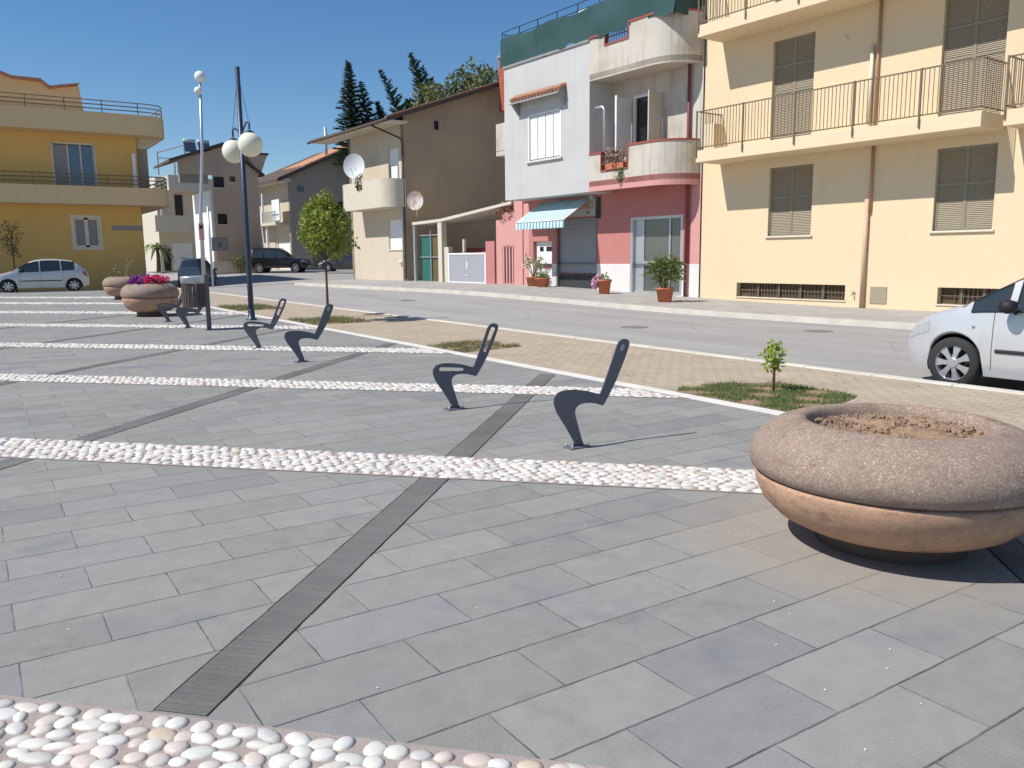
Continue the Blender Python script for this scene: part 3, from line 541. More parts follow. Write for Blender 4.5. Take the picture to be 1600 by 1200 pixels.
# ---------------------------------------------------------------- cars
def interp(tab, x):
    xs_ = [a for a, _ in tab]; ys_ = [b_ for _, b_ in tab]
    if x <= xs_[0]: return ys_[0]
    if x >= xs_[-1]: return ys_[-1]
    for i in range(len(xs_)-1):
        if x <= xs_[i+1]:
            t_ = (x-xs_[i])/(xs_[i+1]-xs_[i]); d = lambda j: (ys_[min(j+1, len(ys_)-1)]-ys_[max(j-1, 0)])/(xs_[min(j+1, len(xs_)-1)]-xs_[max(j-1, 0)]+1e-9)
            h = xs_[i+1]-xs_[i]; m0, m1 = d(i)*h, d(i+1)*h; t2, t3 = t_*t_, t_**3
            return (2*t3-3*t2+1)*ys_[i]+(t3-2*t2+t_)*m0+(-2*t3+3*t2)*ys_[i+1]+(t3-t2)*m1
def car(label, loc, rz, paint, L, W, top, belt, wins, ws, rw, wheels, wr, zb=.2, group='parked cars', spokes=7, rails=False, tyre_w=.19, lights=True, door_x=(), strip=None, spare=False, name='parked_car', gate=None, taper=(.75, .30), mirror_x=None, indicator=None):
    """x: 0 at the front bumper, running back; heading +x after the flip"""
    root = thing(name, label, 'car', loc, rz, group)
    hw = W/2; n = 90; st = sorted(set([round(L*i/n, 4) for i in range(n+1)]+[round(q, 4) for a in wins+[ws, rw] for q in a]))
    arch = wr*1.14; zc = wr
    wide = lambda x: hw*(1-max(0, 1-x/taper[0])**2.4*taper[1])*(1-max(0, 1-(L-x)/.6)**2.6*.20)
    zbot = lambda x: zb+.10*max(0, 1-x/.35)**2+.10*max(0, 1-(L-x)/.3)**2
    rows = []; info = []
    for x in st:
        T, B = interp(top, x), interp(belt, x); B = min(B, T-.02); w_ = wide(x); z0 = zbot(x); za = z0
        for xw in wheels:
            if abs(x-xw) < arch: za = max(za, zc+math.sqrt(arch**2-(x-xw)**2))
        hgt = T-B; y5 = w_*.965; z6 = B+hgt*.86 if hgt > .12 else B+hgt*.6; y6 = y5-(z6-B)*.40-.015
        pts = [(0, z0), (w_*.66, z0), (w_*.67, za-.005 if za > z0 else z0), (w_*.94, za), (w_*.985, max(za+.012, z0+.09)), (w_, max(za+.03, z0+(B-z0)*.42)), (w_*.992, max(za+.05, z0+(B-z0)*.78)), (y5, max(B, za+.06)), (y6, max(z6, za+.08)), (y6*.90, z6+(T-z6)*.62), (y6*.55, z6+(T-z6)*.93), (0, T)]
        rows.append(pts); info.append((T, B))
    m_ = len(rows[0]); FX = lambda x: L/2-x
    V = []
    for i, x in enumerate(st):
        V += [(FX(x), y, z) for y, z in rows[i]]+[(FX(x), -y, z) for y, z in rows[i][1:-1]]
    per = 2*m_-2
    def vid(i, k, s_):   # s_ side
        return i*per+(k if s_ == 0 or k in (0, m_-1) else m_+k-1)
    body = []; dark = []; glassd = {}
    for i in range(len(st)-1):
        xc = (st[i]+st[i+1])/2
        for s_ in (0, 1):
            for k in range(m_-1):
                q = (vid(i, k, s_), vid(i+1, k, s_), vid(i+1, k+1, s_), vid(i, k+1, s_)); q = tuple(dict.fromkeys(q if s_ == 0 else q[::-1])); key = None
                if k == 7:
                    for wi, (a, b_) in enumerate(wins):
                        if a < xc < b_ and info[i][0]-info[i][1] > .07: key = ('window', wi, s_)
                if k >= 8 and ws[0] < xc < ws[1]: key = ('windshield', 0, 0)
                if k >= 8 and rw[0] < xc < rw[1]: key = ('rear_window', 0, 0)
                if key: glassd.setdefault(key, []).append(q)
                elif k < 3: dark.append(q)
                else: body.append(q)
    for i in (0, len(st)-1):
        q = [vid(i, k, 0) for k in range(3, m_)]+[vid(i, k, 1) for k in range(m_-2, 2, -1)]; body.append(tuple(q if i == 0 else q[::-1]))
    def sub(nm, faces, m, off=0, par=root, smooth=True):
        ids = sorted({a for q in faces for a in q}); mp_ = {a: i for i, a in enumerate(ids)}; b = MB(); b.add([V[a] for a in ids], [tuple(mp_[a] for a in q) for q in faces]); return b.build(nm, m, par, smooth)
    bd = sub('body', body, paint); bd.modifiers.new('es', 'EDGE_SPLIT').split_angle = R(38)
    sub('underbody', dark, 'rubber')
    for (nm, wi, s_), fs_ in glassd.items(): sub(nm, fs_, 'glass')
    def side(x, k, s_, o_=.004):
        i = min(range(len(st)), key=lambda j: abs(st[j]-x)); y, z = rows[i][k]; return (FX(st[i]), (y+o_)*(1 if s_ == 0 else -1), z)
    # black seals round the side windows
    for wi, (a, b_) in enumerate(wins):
        for s_ in (0, 1):
            xs_ = [x for x in st if a <= x <= b_ and interp(top, x)-interp(belt, x) > .07]
            if len(xs_) > 1: MB().tube([side(x, 7, s_, .003) for x in xs_]+[side(x, 8, s_, .003) for x in xs_[::-1]]+[side(xs_[0], 7, s_, .003)], .010, 5).build('window_seal', 'rubber', root)
    for s_ in (0, 1):
        for xd in door_x: MB().tube([side(xd+(.0 if k > 4 else 0), k, s_, .0005) for k in (4, 5, 6, 7)], .004, 5).build('door_gap', 'rubber', root)
        for xh in [x+.78 for x in door_x[:-1]]:
            p = side(xh, 6, s_, .015); sg = 1 if s_ == 0 else -1; MB().box(p[0]-.09, p[0]+.09, p[1]-.012*sg, p[1]+.012*sg, p[2]-.005, p[2]+.03).build('door_handle', paint, root, bevel=.006)
        if strip:
            xs_ = [x for x in st if strip[0] <= x <= strip[1]]; b = MB(); sg = 1 if s_ == 0 else -1
            b.tube([(FX(x), sg*(wide(x)+.002), strip[2]) for x in xs_], .022, 6).build('side_strip', 'rubber', root)
        sg = 1 if s_ == 0 else -1; xm = wins[0][0]+.12; p = side(mirror_x or max(xm, ws[0]+.35), 7, s_); b = MB(); b.tube([(p[0], p[1], p[2]-.02), (p[0]+.0, p[1]+sg*.08, p[2]+.02)], .02, 6); mm = b.build('mirror', 'rubber', root)
        MB().lathe([(.02, -.075), (.085, -.05), (.10, 0), (.085, .06), (.02, .08)], 12, (0, 0, 0)).build('mirror_shell', 'rubber' if paint == 'paint_silver' else paint, mm, True, loc=(p[0]+.02, p[1]+sg*.15, p[2]+.06))
        if indicator: p2 = side(indicator, 6, s_, .004); MB().ball((0, 0, 0), .022, 10, 6, .7).build('indicator', 'lamp_lens', root, True, loc=p2)
        if lights:
            # lamps: patches of the skin pushed outward 4 mm
            for nm, ra, ks, mt_ in (('headlight', (.02, .42), (6, 7), 'lamp_lens'), ('tail_light', (L-.22, L-.02), (6, 7), 'tail_lens')):
                xs_ = [x for x in st if ra[0] <= x <= ra[1]]; vv = []; ff = []
                for x in xs_: vv += [side(x, ks[0], s_, .005), side(x, ks[1], s_, .005)]
                for i in range(len(xs_)-1): ff.append((2*i, 2*i+1, 2*i+3, 2*i+2))
                MB().add(vv, ff).build(nm, mt_, root, True)
    MB().box(L/2-.03, L/2+.012, -.26, .26, .38, .49).build('number_plate', 'plate_white', root, bevel=.004); MB().box(-L/2-.012, -L/2+.03, -.26, .26, .52, .63).build('number_plate', 'plate_white', root, bevel=.004)
    MB().tube([(L/2+.004, -hw*.45, interp(belt, .02)-.1), (L/2+.004, hw*.45, interp(belt, .02)-.1)], .04, 6).build('grille', 'rubber', root)
    wm = MB(); pr = [(wr*.68, -tyre_w/2), (wr*.93, -tyre_w/2), (wr*.985, -tyre_w*.36), (wr, -tyre_w*.2), (wr, tyre_w*.2), (wr*.985, tyre_w*.36), (wr*.93, tyre_w/2), (wr*.68, tyre_w/2)]
    wm.lathe(pr, 48, caps=False)
    first = None
    for xw in wheels:
        for sg in (1, -1):
            yw = sg*(hw-tyre_w/2-.025)
            if first is None:
                tmesh = wm.build('tyre', 'tyre', None, True); first = tmesh.data; bpy.data.objects.remove(tmesh)
                rm = MB(); rr = wr*.70; fz = tyre_w/2-.02
                rm.lathe([(rr*.93, -tyre_w/2), (rr, -.02), (rr, fz+.008), (rr*.955, fz+.014), (rr*.90, fz-.01), (rr*.88, -.06)], 40, caps=False)
                for k in range(spokes):
                    a = 2*math.pi*k/spokes; c, s2 = math.cos(a), math.sin(a)
                    rm.prism([(.03, -.026), (rr*.55, -.028), (rr*.97, -.052), (rr*.97, .052), (rr*.55, .028), (.03, .026)], fz-.035, fz-.002, lambda u, v_, z, c=c, s2=s2: (u*c-v_*s2, u*s2+v_*c, z+.012*(1-u/rr)))
                rm.lathe([(.065, fz-.04), (.065, fz+.012), (.05, fz+.018), (.01, fz+.02)], 20); rmo = rm.build('rim', 'rim', None, False); rim = rmo.data; bpy.data.objects.remove(rmo)
                dk = MB().lathe([(.01, -tyre_w/2+.02), (rr*.9, -tyre_w/2+.02), (rr*.9, -.03), (.01, -.03)], 24); dko = dk.build('brake_disc', 'rubber', None); dkm = dko.data; bpy.data.objects.remove(dko)
            wh = bpy.data.objects.new('wheel', first); C.objects.link(wh); wh.parent = root; wh.location = (FX(xw), yw, wr); wh.rotation_euler = (R(-90) if sg > 0 else R(90), 0, 0)
            for nm, dta in (('rim', rim), ('brake_disc', dkm)):
                o = bpy.data.objects.new(nm, dta); C.objects.link(o); o.parent = wh
    if rails:
        for sg in (1, -1): xa, xb = ws[1]+.15, rw[0]-.1; MB().tube([(FX(xa), sg*hw*.68, interp(top, xa)-.01), (FX(xa+.08), sg*hw*.68, interp(top, xa)+.05), (FX(xb-.08), sg*hw*.68, interp(top, xb)+.05), (FX(xb), sg*hw*.68, interp(top, xb)-.01)], .018, 6).build('roof_rail', 'rubber', root)
    if spare:
        o = bpy.data.objects.new('spare_wheel', first); C.objects.link(o); o.parent = root; o.location = (-L/2-.08, .1, .95); o.rotation_euler = (0, R(90), 0)
    return root
# near silver people carrier: heading +Y, left flank to the camera
MT = [(0, .62), (.06, .74), (.3, .86), (.62, .965), (.9, 1.05), (1.2, 1.24), (1.6, 1.46), (1.95, 1.565), (2.4, 1.615), (2.9, 1.61), (3.4, 1.56), (3.7, 1.46), (3.9, 1.1), (4.02, .9), (4.05, .8)]
MBt = [(0, .56), (.1, .66), (.5, .83), (.85, .915), (1.3, .95), (2.2, .97), (3.3, 1.0), (3.8, .98), (4.05, .74)]
MERX, MERY = 9.72, 6.07
near_car = car('silver people carrier parked at the kerb at the right edge, nose to the left', (MERX+.845, MERY-4.05/2, -.12), R(90), 'paint_silver', 4.05, 1.69, MT, MBt, [(.95, 1.33), (1.43, 2.45), (2.53, 3.4)], (.80, 1.60), (3.55, 3.88), (.76, 3.36), .31, zb=.19, door_x=(1.20, 2.46, 3.4), strip=(1.25, 3.1, .50), taper=(.95, .42), mirror_x=1.46, indicator=1.0)
hT = [(0, .58), (.06, .68), (.35, .80), (.85, .93), (1.15, 1.10), (1.55, 1.34), (1.9, 1.46), (2.4, 1.50), (3.0, 1.45), (3.35, 1.36), (3.6, 1.15), (3.8, .92), (3.85, .8)]
hB = [(0, .52), (.1, .62), (.6, .80), (1.1, .90), (2., .93), (3.2, .98), (3.6, .96), (3.85, .72)]
hatch = car('silver grey hatchback parked in front of the yellow house on the left', (2.85, 48.1, -.02), R(180-2), 'paint_silver', 3.85, 1.67, hT, hB, [(1.22, 1.95), (2.02, 2.75), (2.82, 3.3)], (.95, 1.6), (3.25, 3.68), (.78, 3.25), .29, door_x=(1.2, 2.0, 2.85), strip=(1.2, 2.8, .52))
hatch.scale = (1.16, 1.05, 1.10)
sT = [(0, .74), (.05, .88), (.4, .98), (1.15, 1.05), (1.3, 1.10), (1.75, 1.52), (2.05, 1.68), (2.6, 1.74), (3.6, 1.74), (4.1, 1.70), (4.3, 1.3), (4.4, 1.0)]
sB = [(0, .68), (.1, .84), (.6, .95), (1.2, 1.02), (2.5, 1.05), (3.9, 1.08), (4.4, .9)]
suv = car('black off-road car parked in front of the two far houses, nose to the right', (20.2, 63.9, .42), -.577, 'paint_black', 4.4, 1.8, sT, sB, [(1.42, 2.2), (2.3, 3.1), (3.2, 4.0)], (1.25, 1.9), (4.12, 4.32), (.85, 3.5), .37, zb=.36, spare=True, rails=True, door_x=(1.4, 2.3, 3.1))
suv.scale = (1.04, 1.04, 1.10)
grey = car('dark grey car half hidden behind the corner of the brown house', (24.0, 59.4, .52), R(180)-.62, 'paint_grey', 4.3, 1.75, hT[:-3]+[(3.9, 1.2), (4.2, .95), (4.3, .8)], hB, [(1.22, 1.95), (2.02, 2.75), (2.82, 3.4)], (.95, 1.6), (3.5, 3.9), (.78, 3.4), .31, door_x=(1.2, 2.0, 2.85))
blue = car('small dark blue off-road car standing behind the litter bin', (11.35, 51.6, -.12), R(62), 'paint_blue', 3.3, 1.6, [(0, .74), (.05, .85), (.4, .93), (.8, .98), (.95, 1.05), (1.25, 1.5), (1.5, 1.66), (2.3, 1.70), (3.1, 1.66), (3.25, 1.2), (3.3, .95)], [(0, .66), (.1, .8), (.5, .9), (1., .98), (2.5, 1.0), (3.3, .85)], [(1.0, 1.75), (1.85, 3.0)], (.9, 1.42), (3.12, 3.24), (.6, 2.75), .33, zb=.34, rails=True, door_x=(1.0, 1.8))
shr = thing('shrub', 'small rounded green shrub just left of the black off-road car', 'shrub', (17.6, 65.5, .45)); tree_parts(shr, 1.3, .4, .04, (0, 0, .75), (.75, .5, .55), 700, .14, 'leaf_far', nb=12, seed=31)
# ---------------------------------------------------------------- buildings along the street (local x = depth away from the street, y = along it)
FX0, FA = (20.35, 18.0, 0), .05
S_N = (-1, 0, 0)
def shutter(root, a0, a1, z0, z1, x, nm='window', mid=.5, cross=None, depth=.16, slat='shutter', fr='shutter_frame'):
    """louvred shutter pair filling an opening in a wall at x; returns the frame object"""
    a0, a1 = sorted((a0, a1)); xf = x+depth-.05; b = MB(); fwid = .055
    for aa, bb in ((a0, a0+fwid), (a1-fwid, a1), ((a0+a1)/2-.04, (a0+a1)/2+.04)): b.box(xf-.02, xf+.03, aa, bb, z0, z1)
    cz = cross if cross else []
    for zz in [z0+.035, z1-.035]+cz: b.box(xf-.022, xf+.032, a0+.01, a1-.01, zz-.035, zz+.035)
    fo = b.build(nm, fr, root, bevel=.004)
    s_ = MB(); k = 0; z = z0+.06
    while z < z1-.05:
        s_.add([(xf+.012, a0+.02, z+.042), (xf+.012, a1-.02, z+.042), (xf-.012, a1-.02, z), (xf-.012, a0+.02, z)], [(0, 1, 2, 3)]); s_.add([(xf+.012, a0+.02, z+.042), (xf+.012, a1-.02, z+.042), (xf-.012, a1-.02, z+.046), (xf-.012, a0+.02, z+.046)], [(3, 2, 1, 0)]); z += .046
    s_.box(xf+.014, xf+.03, a0, a1, z0, z1); s_.build('slats', slat, fo); return fo
# --- pale yellow apartment block on the right
YH = thing('yellow_apartment_block', 'pale yellow apartment block with long balconies at the right of the street', 'building', FX0, FA)
YL, YR = 1.63, -16.
wins = [(-.98, -2.47, 2.04, 4.05), (-6.0, -7.45, 2.04, 4.07), (-10.6, -12.1, 2.04, 4.07)]
doors = [(-.95, -2.35, 4.72, 7.67), (-5.95, -7.45, 4.72, 7.66), (-10.5, -12., 4.72, 7.66)]
doors2 = [(a, b_, z0+3.68, z1+3.68) for a, b_, z0, z1 in doors]
bas = [(.12, -3.66, .19, .62), (-6.25, -9.0, .2, .62)]
hol = [(YL-a, YL-b_, z0, z1) for a, b_, z0, z1 in wins+doors+doors2+bas]
MB().wall((0, YL, 0), (0, -1, 0), S_N, YL-YR, 0, 12.6, hol, .2).box(.38, 11, YR, YL, -.2, 12.6).build('wall', 'yellow_wall', YH)
MB().box(0, .38, YL-.012, YL, 0, 12.58).build('end_wall', 'yellow_wall', YH)
for a, b_, z0, z1 in wins:
    o = shutter(YH, a, b_, z0, z1, 0, 'window', cross=[z0+(z1-z0)*.50+.12]); MB().box(-.06, .1, b_-.06, a+.06, z0-.05, z0).build('sill', 'sill', o, bevel=.006)
for a, b_, z0, z1 in doors+doors2: shutter(YH, a, b_, z0, z1, 0, 'balcony_door', cross=[z0+(z1-z0)*.5, z0+(z1-z0)*.75])
for a, b_, z0, z1 in bas:
    b = MB(); 
    for k in range(int((a-b_-.3)/.11)): y_ = b_+.06+k*.11; b.tube([(.13, y_, z0), (.13, y_, z1)], .012, 5)
    b.box(.12, .14, b_, a, (z0+z1)/2-.01, (z0+z1)/2+.01)
    for k in range(5): y_ = b_+(a-b_)*k/5.; b.box(.10, .16, y_-.03, y_+.03, z0, z1)
    o = b.build('basement_window', 'rail_brown', YH); MB().box(.19, .2, b_, a, z0, z1).build('pane', 'basement_dark', o); MB().box(-.03, .1, b_-.03, a+.03, z0-.035, z0).build('sill', 'sill', o)
def balcony(root, a0, a1, zb, zt, d, m, rail_h, bars=True, nm='balcony'):
    o = MB().box(-d, 0, a1, a0, zb, zt).build(nm, m, root, bevel=.01); xr = -d+.05; b = MB(); zr0, zr1 = zt+.08, zt+rail_h
    b.box(xr-.02, xr+.02, a1+.03, a0-.03, zr1-.03, zr1); b.box(xr-.012, xr+.012, a1+.03, a0-.03, zr0, zr0+.03); b.box(xr-.012, xr+.012, a1+.03, a0-.03, zt-.12, zt-.10)
    for k in range(int((a0-a1)/.112)): y_ = a1+.05+k*.112; b.box(xr-.007, xr+.007, y_-.007, y_+.007, zr0, zr1)
    for yy_ in (a0-.03, a1+.03):
        b.box(xr, 0, yy_-.015, yy_+.015, zr1-.03, zr1); b.box(xr, 0, yy_-.01, yy_+.01, zr0, zr0+.03)
        for k in range(9): x_ = xr+.11+k*.112; b.box(x_-.007, x_+.007, yy_-.007, yy_+.007, zr0, zr1)
    b.build('railing', 'rail_brown', o)
    for k in range(int((a0-a1)/1.75)+1):
        y_ = a0-.03-k*1.75
        if y_ < a1: break
        MB().box(-d-.035, -d-.003, y_-.022, y_+.022, zt-.2, zr1).build('rail_post', 'rail_brown', o)
    return o
bal = balcony(YH, .92, -7.55, 4.33, 4.68, 1.15, 'yellow_slab', 1.18)
balcony(YH, .95, -16, 8.02, 8.36, 1.15, 'yellow_slab', 1.18); balcony(YH, -7.85, -16, 4.33, 4.68, .75, 'yellow_slab', 1.18)
MB().box(-1.0, -.55, .35, .75, 4.69, 5.45).build('cabinet', 'yellow_slab', bal, bevel=.01)
MB().tube([(-.05, -4.30, 2.6), (-.05, -4.30, 4.33)], .04, 10).build('drainpipe', 'pipe_copper', YH, True); MB().tube([(-.05, -4.30, 4.7), (-.05, -4.30, 8.0)], .04, 10).build('drainpipe', 'pipe_copper', YH, True)
MB().tube([(-.07, -4.22, .0), (-.07, -4.22, 2.95)], .062, 12).build('drainpipe', 'pipe_pale', YH, True); MB().tube([(-.07, -4.14, 4.9), (-.07, -4.14, 6.95)], .05, 10).build('drainpipe', 'sill', YH, True)
o = MB().box(-.02, .02, -4.9, -4.42, .14, .60).build('meter_hatch', 'shutter', YH, bevel=.006)
b = MB(); b.tube([(0, -3.93, .42), (-.09, -3.93, .42), (-.10, -3.93, .34)], .018, 8); b.tube([(-.05, -3.99, .46), (-.05, -3.87, .46)], .012, 6); b.build('tap', 'alu', YH, True)
MB().lathe([(.02, 0), (.09, .0), (.09, .05), (.06, .09), (.01, .1)], 14).build('wall_lamp', 'sill', YH, True, loc=(-.02, -3.3, 7.22))
MB().box(-.02, .3, YL+.0, YL+.02, 0, 12.4).build('joint', 'dark_void', YH)
# --- white and pink house
WH = thing('pink_and_white_house', 'two-storey house, white above a pink ground floor, with rounded balconies', 'building', FX0, FA)
PL_, PR = 11.0, 1.66; BX = -1.15
ghol = [(4.95, 2.44, .12, 2.85), (9.12, 6.80, .12, 2.98), (10.72, 9.48, .15, 2.12)]
def wall_split(z0, z1, m, nm): MB().wall((0, PL_, 0), (0, -1, 0), S_N, PL_-2.06, z0, z1, [(PL_-a, PL_-b_, max(c, z0), min(e, z1)) for a, b_, c, e in ghol if min(e, z1) > max(c, z0)+.01], .25).build(nm, m, WH)
wall_split(0, 1.2, 'white_dado', 'dado'); wall_split(1.2, 4.0, 'pink_wall', 'wall')
MB().box(.4, 10, 1.66, PL_, 0, 8.95).build('rear_block', 'brown_wall', WH)
MB().box(.0, .4, PL_-.002, PL_+.01, 0, 4).build('side_wall', 'pink_wall', WH)
# pier by the drainpipe in three colours
for z0, z1, m_ in ((0, 1.2, 'white_dado'), (1.2, 4.1, 'pink_light'), (4.1, 9.3, 'aged_plaster')): MB().box(-.02, .4, 1.67, 2.06, z0, z1).build('pier', m_, WH)
MB().tube([(-.10, 2.20, .1), (-.10, 2.20, 8.9)], .055, 10).build('drainpipe', 'pipe_red', WH, True)
# white upper block, window
uw = (9.50, 7.47, 5.18, 6.92)
b = MB(); b.wall((BX, 11.08, 0), (0, -1, 0), S_N, 11.08-5.90, 3.78, 8.92, [(11.08-uw[0], 11.08-uw[1], uw[2], uw[3])], .15)
b.add([(BX, 11.08, 3.78), (.5, 11.08, 3.78), (.5, 11.08, 8.92), (BX, 11.08, 8.92)], [(0, 1, 2, 3)]); b.add([(BX, 5.9, 3.78), (.5, 5.9, 3.78), (.5, 5.9, 8.92), (BX, 5.9, 8.92)], [(3, 2, 1, 0)])
b.add([(BX, 5.9, 3.78), (BX, 11.08, 3.78), (.5, 11.08, 3.78), (.5, 5.9, 3.78)], [(0, 1, 2, 3)]); b.add([(BX, 5.9, 8.92), (BX, 11.08, 8.92), (.5, 11.08, 8.92), (.5, 5.9, 8.92)], [(3, 2, 1, 0)]); b.build('upper_wall', 'white_plaster', WH)
b = MB(); a0, a1, z0, z1 = uw[1], uw[0], uw[2], uw[3]; wid = (a1-a0-.12)/4
for k in range(4): b.box(BX+.05, BX+.09, a0+.08+k*wid, a0+.05+(k+1)*wid-.01, z0+.05, z1-.08)
fo = MB().box(BX-.01, BX+.12, a0, a0+.06, z0, z1).box(BX-.01, BX+.12, a1-.06, a1, z0, z1).box(BX-.01, BX+.12, a0, a1, z1-.06, z1).build('window', 'white_paint', WH); MB().box(BX+.10, BX+.13, a0+.06, a1-.06, z0, z1-.06).build('gap_backing', 'stone_grey', fo); b.build('shutter_panels', 'white_paint', fo, bevel=.008)
MB().box(BX-.09, BX+.1, a0-.08, a1+.08, z0-.07, z0).build('sill', 'white_stone', fo, bevel=.006)
b = MB()
for k in range(15):
    y_ = 7.25+k*.205; b.tube([(BX-.0, y_, 7.72), (BX-.36, y_, 7.52)], .085, 8)
b.build('tile_hood', 'roof_tile', WH); MB().prism([(0, 7.62), (-.42, 7.40), (-.42, 7.36), (0, 7.50)], 7.2, 10.2, lambda u, v_, t_: (BX+u, t_, v_)).build('hood_bed', 'stone_grey', WH)
for y0_, y1_ in ((7.2, 7.32), (10.02, 10.14)): MB().prism([(0, 7.0), (-.03, 7.0), (-.36, 7.38), (0, 7.55)], y0_, y1_, lambda u, v_, t_: (BX+u, t_, v_)).build('hood_bracket', 'stone_grey', WH)
# right part: loggia wall, balconies with rounded ends
MB().wall((0, 5.9, 0), (0, -1, 0), S_N, 5.9-2.06, 4.0, 9.0, [(5.9-4.9, 5.9-3.5, 4.9, 7.05)], .3).build('loggia_wall', 'aged_plaster', WH)
fo = MB().box(.02, .1, 3.5, 3.6, 4.9, 7.05).box(.02, .1, 4.8, 4.9, 4.9, 7.05).box(.02, .1, 3.6, 4.8, 6.95, 7.05).build('balcony_door', 'white_paint', WH); MB().box(.12, .16, 3.6, 4.2, 4.9, 6.95).build('door_leaf', 'wood_red', fo); MB().box(.14, .18, 4.2, 4.8, 4.9, 6.95).build('pane', 'glass_dark', fo)
MB().box(-.75, -.05, 4.92, 4.97, 4.95, 6.95).box(-.78, -.72, 4.90, 4.99, 4.9, 7.0).box(-.72, -.1, 4.91, 4.98, 5.6, 5.68).build('open_shutter', 'white_paint', WH, bevel=.008)
MB().box(-.7, -.04, 3.42, 3.47, 4.95, 6.95).build('open_shutter', 'cream_light', WH, bevel=.008)
MB().tube([(BX-.02, 5.55, 6.62), (BX+.0, 5.2, 6.62), (BX+.0, 5.12, 6.5), (BX+.02, 5.12, 5.1)], .05, 10).build('flue_pipe', 'alu', WH, True)
def round_balcony(z_floor0, z0, z1, nm, notch, band=None, copm='coping_red', a_start=5.9, a_end=1.75, face='aged_plaster'):
    # outline in plan of the outer face: straight then a curve back to the wall
    def outline(off):
        pts = [(BX+off, a_start)]
        cy, rr = a_end+1.15, 1.15-off
        for q in [0]+list(range(8, 91, 9)): a = R(q); pts.append((BX+1.15-math.cos(a)*rr, cy-math.sin(a)*rr))
        return pts
    OUT, IN = outline(0), outline(.14)
    b = MB()
    def para(za, zb_, O, I, s0=0, s1=None):
        s1 = s1 or len(O)-1; v = []; 
        for i in range(s0, s1+1): v += [(*O[i], za), (*O[i], zb_), (*I[i], zb_), (*I[i], za)]
        f = []
        for i in range(s1-s0):
            for k in range(4): f.append((4*i+k, 4*i+(k+1) % 4, 4*i+4+(k+1) % 4, 4*i+4+k))
        f += [(3, 2, 1, 0), tuple(4*(s1-s0)+k for k in range(4))]; return v, f
    # split the straight run round the notch
    O2 = [OUT[0], (BX, notch[0]), (BX, notch[1])]+OUT[1:]; I2 = [IN[0], (BX+.14, notch[0]), (BX+.14, notch[1])]+IN[1:]
    zl = z0+(band or 0)
    b.add(*para(zl, notch[2], O2, I2)); b.add(*para(notch[2], z1[0], O2, I2, 0, 1)); b.add(*para(notch[2], z1[1], O2, I2, 2)); o = b.build(nm, face, WH)
    if band: MB().add(*para(z0, zl, O2, I2)).build('pink_band', 'pink_light', o)
    F = [(x, y) for x, y in OUT]+[(0.1, a_end), (.1, a_start)]; b = MB(); b.prism(F, z_floor0, z_floor0+.18, lambda u, v_, z: (u, v_, z)); b.build('floor', 'cream_light' if not band else 'pink_wall', o)
    Oc = [(x-.03, y) for x, y in O2]; Ic = [(x+.03, y) for x, y in I2]; b = MB(); b.add(*para(z1[0], z1[0]+.06, Oc, Ic, 0, 1)); b.add(*para(z1[1], z1[1]+.06, Oc, Ic, 2)); b.add(*para(notch[2], notch[2]+.05, Oc, Ic, 1, 2))
    b.box(BX-.02, BX+.16, notch[0]-.0, notch[0]+.05, notch[2], z1[0]).box(BX-.02, BX+.16, notch[1]-.05, notch[1], notch[2], z1[1]); b.build('coping', copm, o)
    b = MB(); k = notch[1]+.12
    while k < notch[0]-.05: b.box(BX+.06, BX+.08, k-.01, k+.01, notch[2]+.05, min(z1)); k += .13
    b.box(BX+.055, BX+.085, notch[1], notch[0], min(z1)-.12, min(z1)-.09); b.build('grille', 'rail_brown', o); return o
rb = round_balcony(3.95, 3.78, (5.05, 5.17), 'balcony', (5.25, 3.95, 4.42), .36)
ub = round_balcony(7.62, 7.58, (9.0, 9.12), 'upper_balcony', (5.1, 3.98, 8.62))
b = MB(); b.box(BX-.06, BX+.2, 4.1, 5.0, 4.46, 4.66); o = b.build('flower_box', 'terracotta', rb)
v, f = leaves([(BX+.03, 4.2+.12*i, 4.85+.2*math.sin(i*1.7)) for i in range(7)], [.2]*7, 340, .12); MB().add(v, f).build('foliage', 'twig', rb); v, f = leaves([(BX-.06, 4.25, 4.4), (BX-.07, 4.3, 4.15)], [.13, .10], 120, .1, down=1.); MB().add(v, f).build('hanging_plant', 'leaf_far', rb)
# small rear balcony showing past the left edge
MB().box(BX+.5, .4, 11.1, 12.4, 5.9, 7.0).box(BX+.5, .4, 11.1, 12.4, 5.7, 5.88).build('rear_balcony', 'aged_plaster', WH)
# roof terrace with green net
MB().box(BX-.05, 9.5, 5.9, 11.12, 8.92, 9.0).build('roof_slab', 'stone_grey', WH); MB().box(BX, BX+.12, 5.2, 6.8, 8.92, 9.12).build('parapet', 'aged_plaster', WH)
b = MB(); n = 44; v = []; f = []
for i in range(n+1):
    a = 11.3-i*(11.3-1.9)/n; lo_ = 8.98+.05*math.sin(i*1.3)+.04*math.sin(i*.37); hi = 10.05+.05*math.sin(i*.5)
    for j in range(7): q = j/6.; v.append((BX-.03+.03*math.sin(i*.55+j*.5)+.02*math.sin(i*.23-j*.8), a, lo_+(hi-lo_)*q))
for i in range(n):
    for j in range(6): k = i*7+j; f.append((k, k+1, k+8, k+7))
b.add(v, f); v = []; f = []
for i in range(13):
    x_ = BX+.0+i*.45
    for j in range(4): v.append((x_, 1.88+.04*math.sin(i*2+j), 8.98+.36*j))
for i in range(12):
    for j in range(3): k = i*4+j; f.append((k, k+1, k+5, k+4))
b.add(v, f); b.build('shade_net', 'net', WH, True)
b = MB()
for k in range(9): b.tube([(BX+.05, 11.25-k*1.16, 8.5 if k in (2, 3, 4) else 8.95), (BX+.05, 11.25-k*1.16, 10.35)], .022, 6)
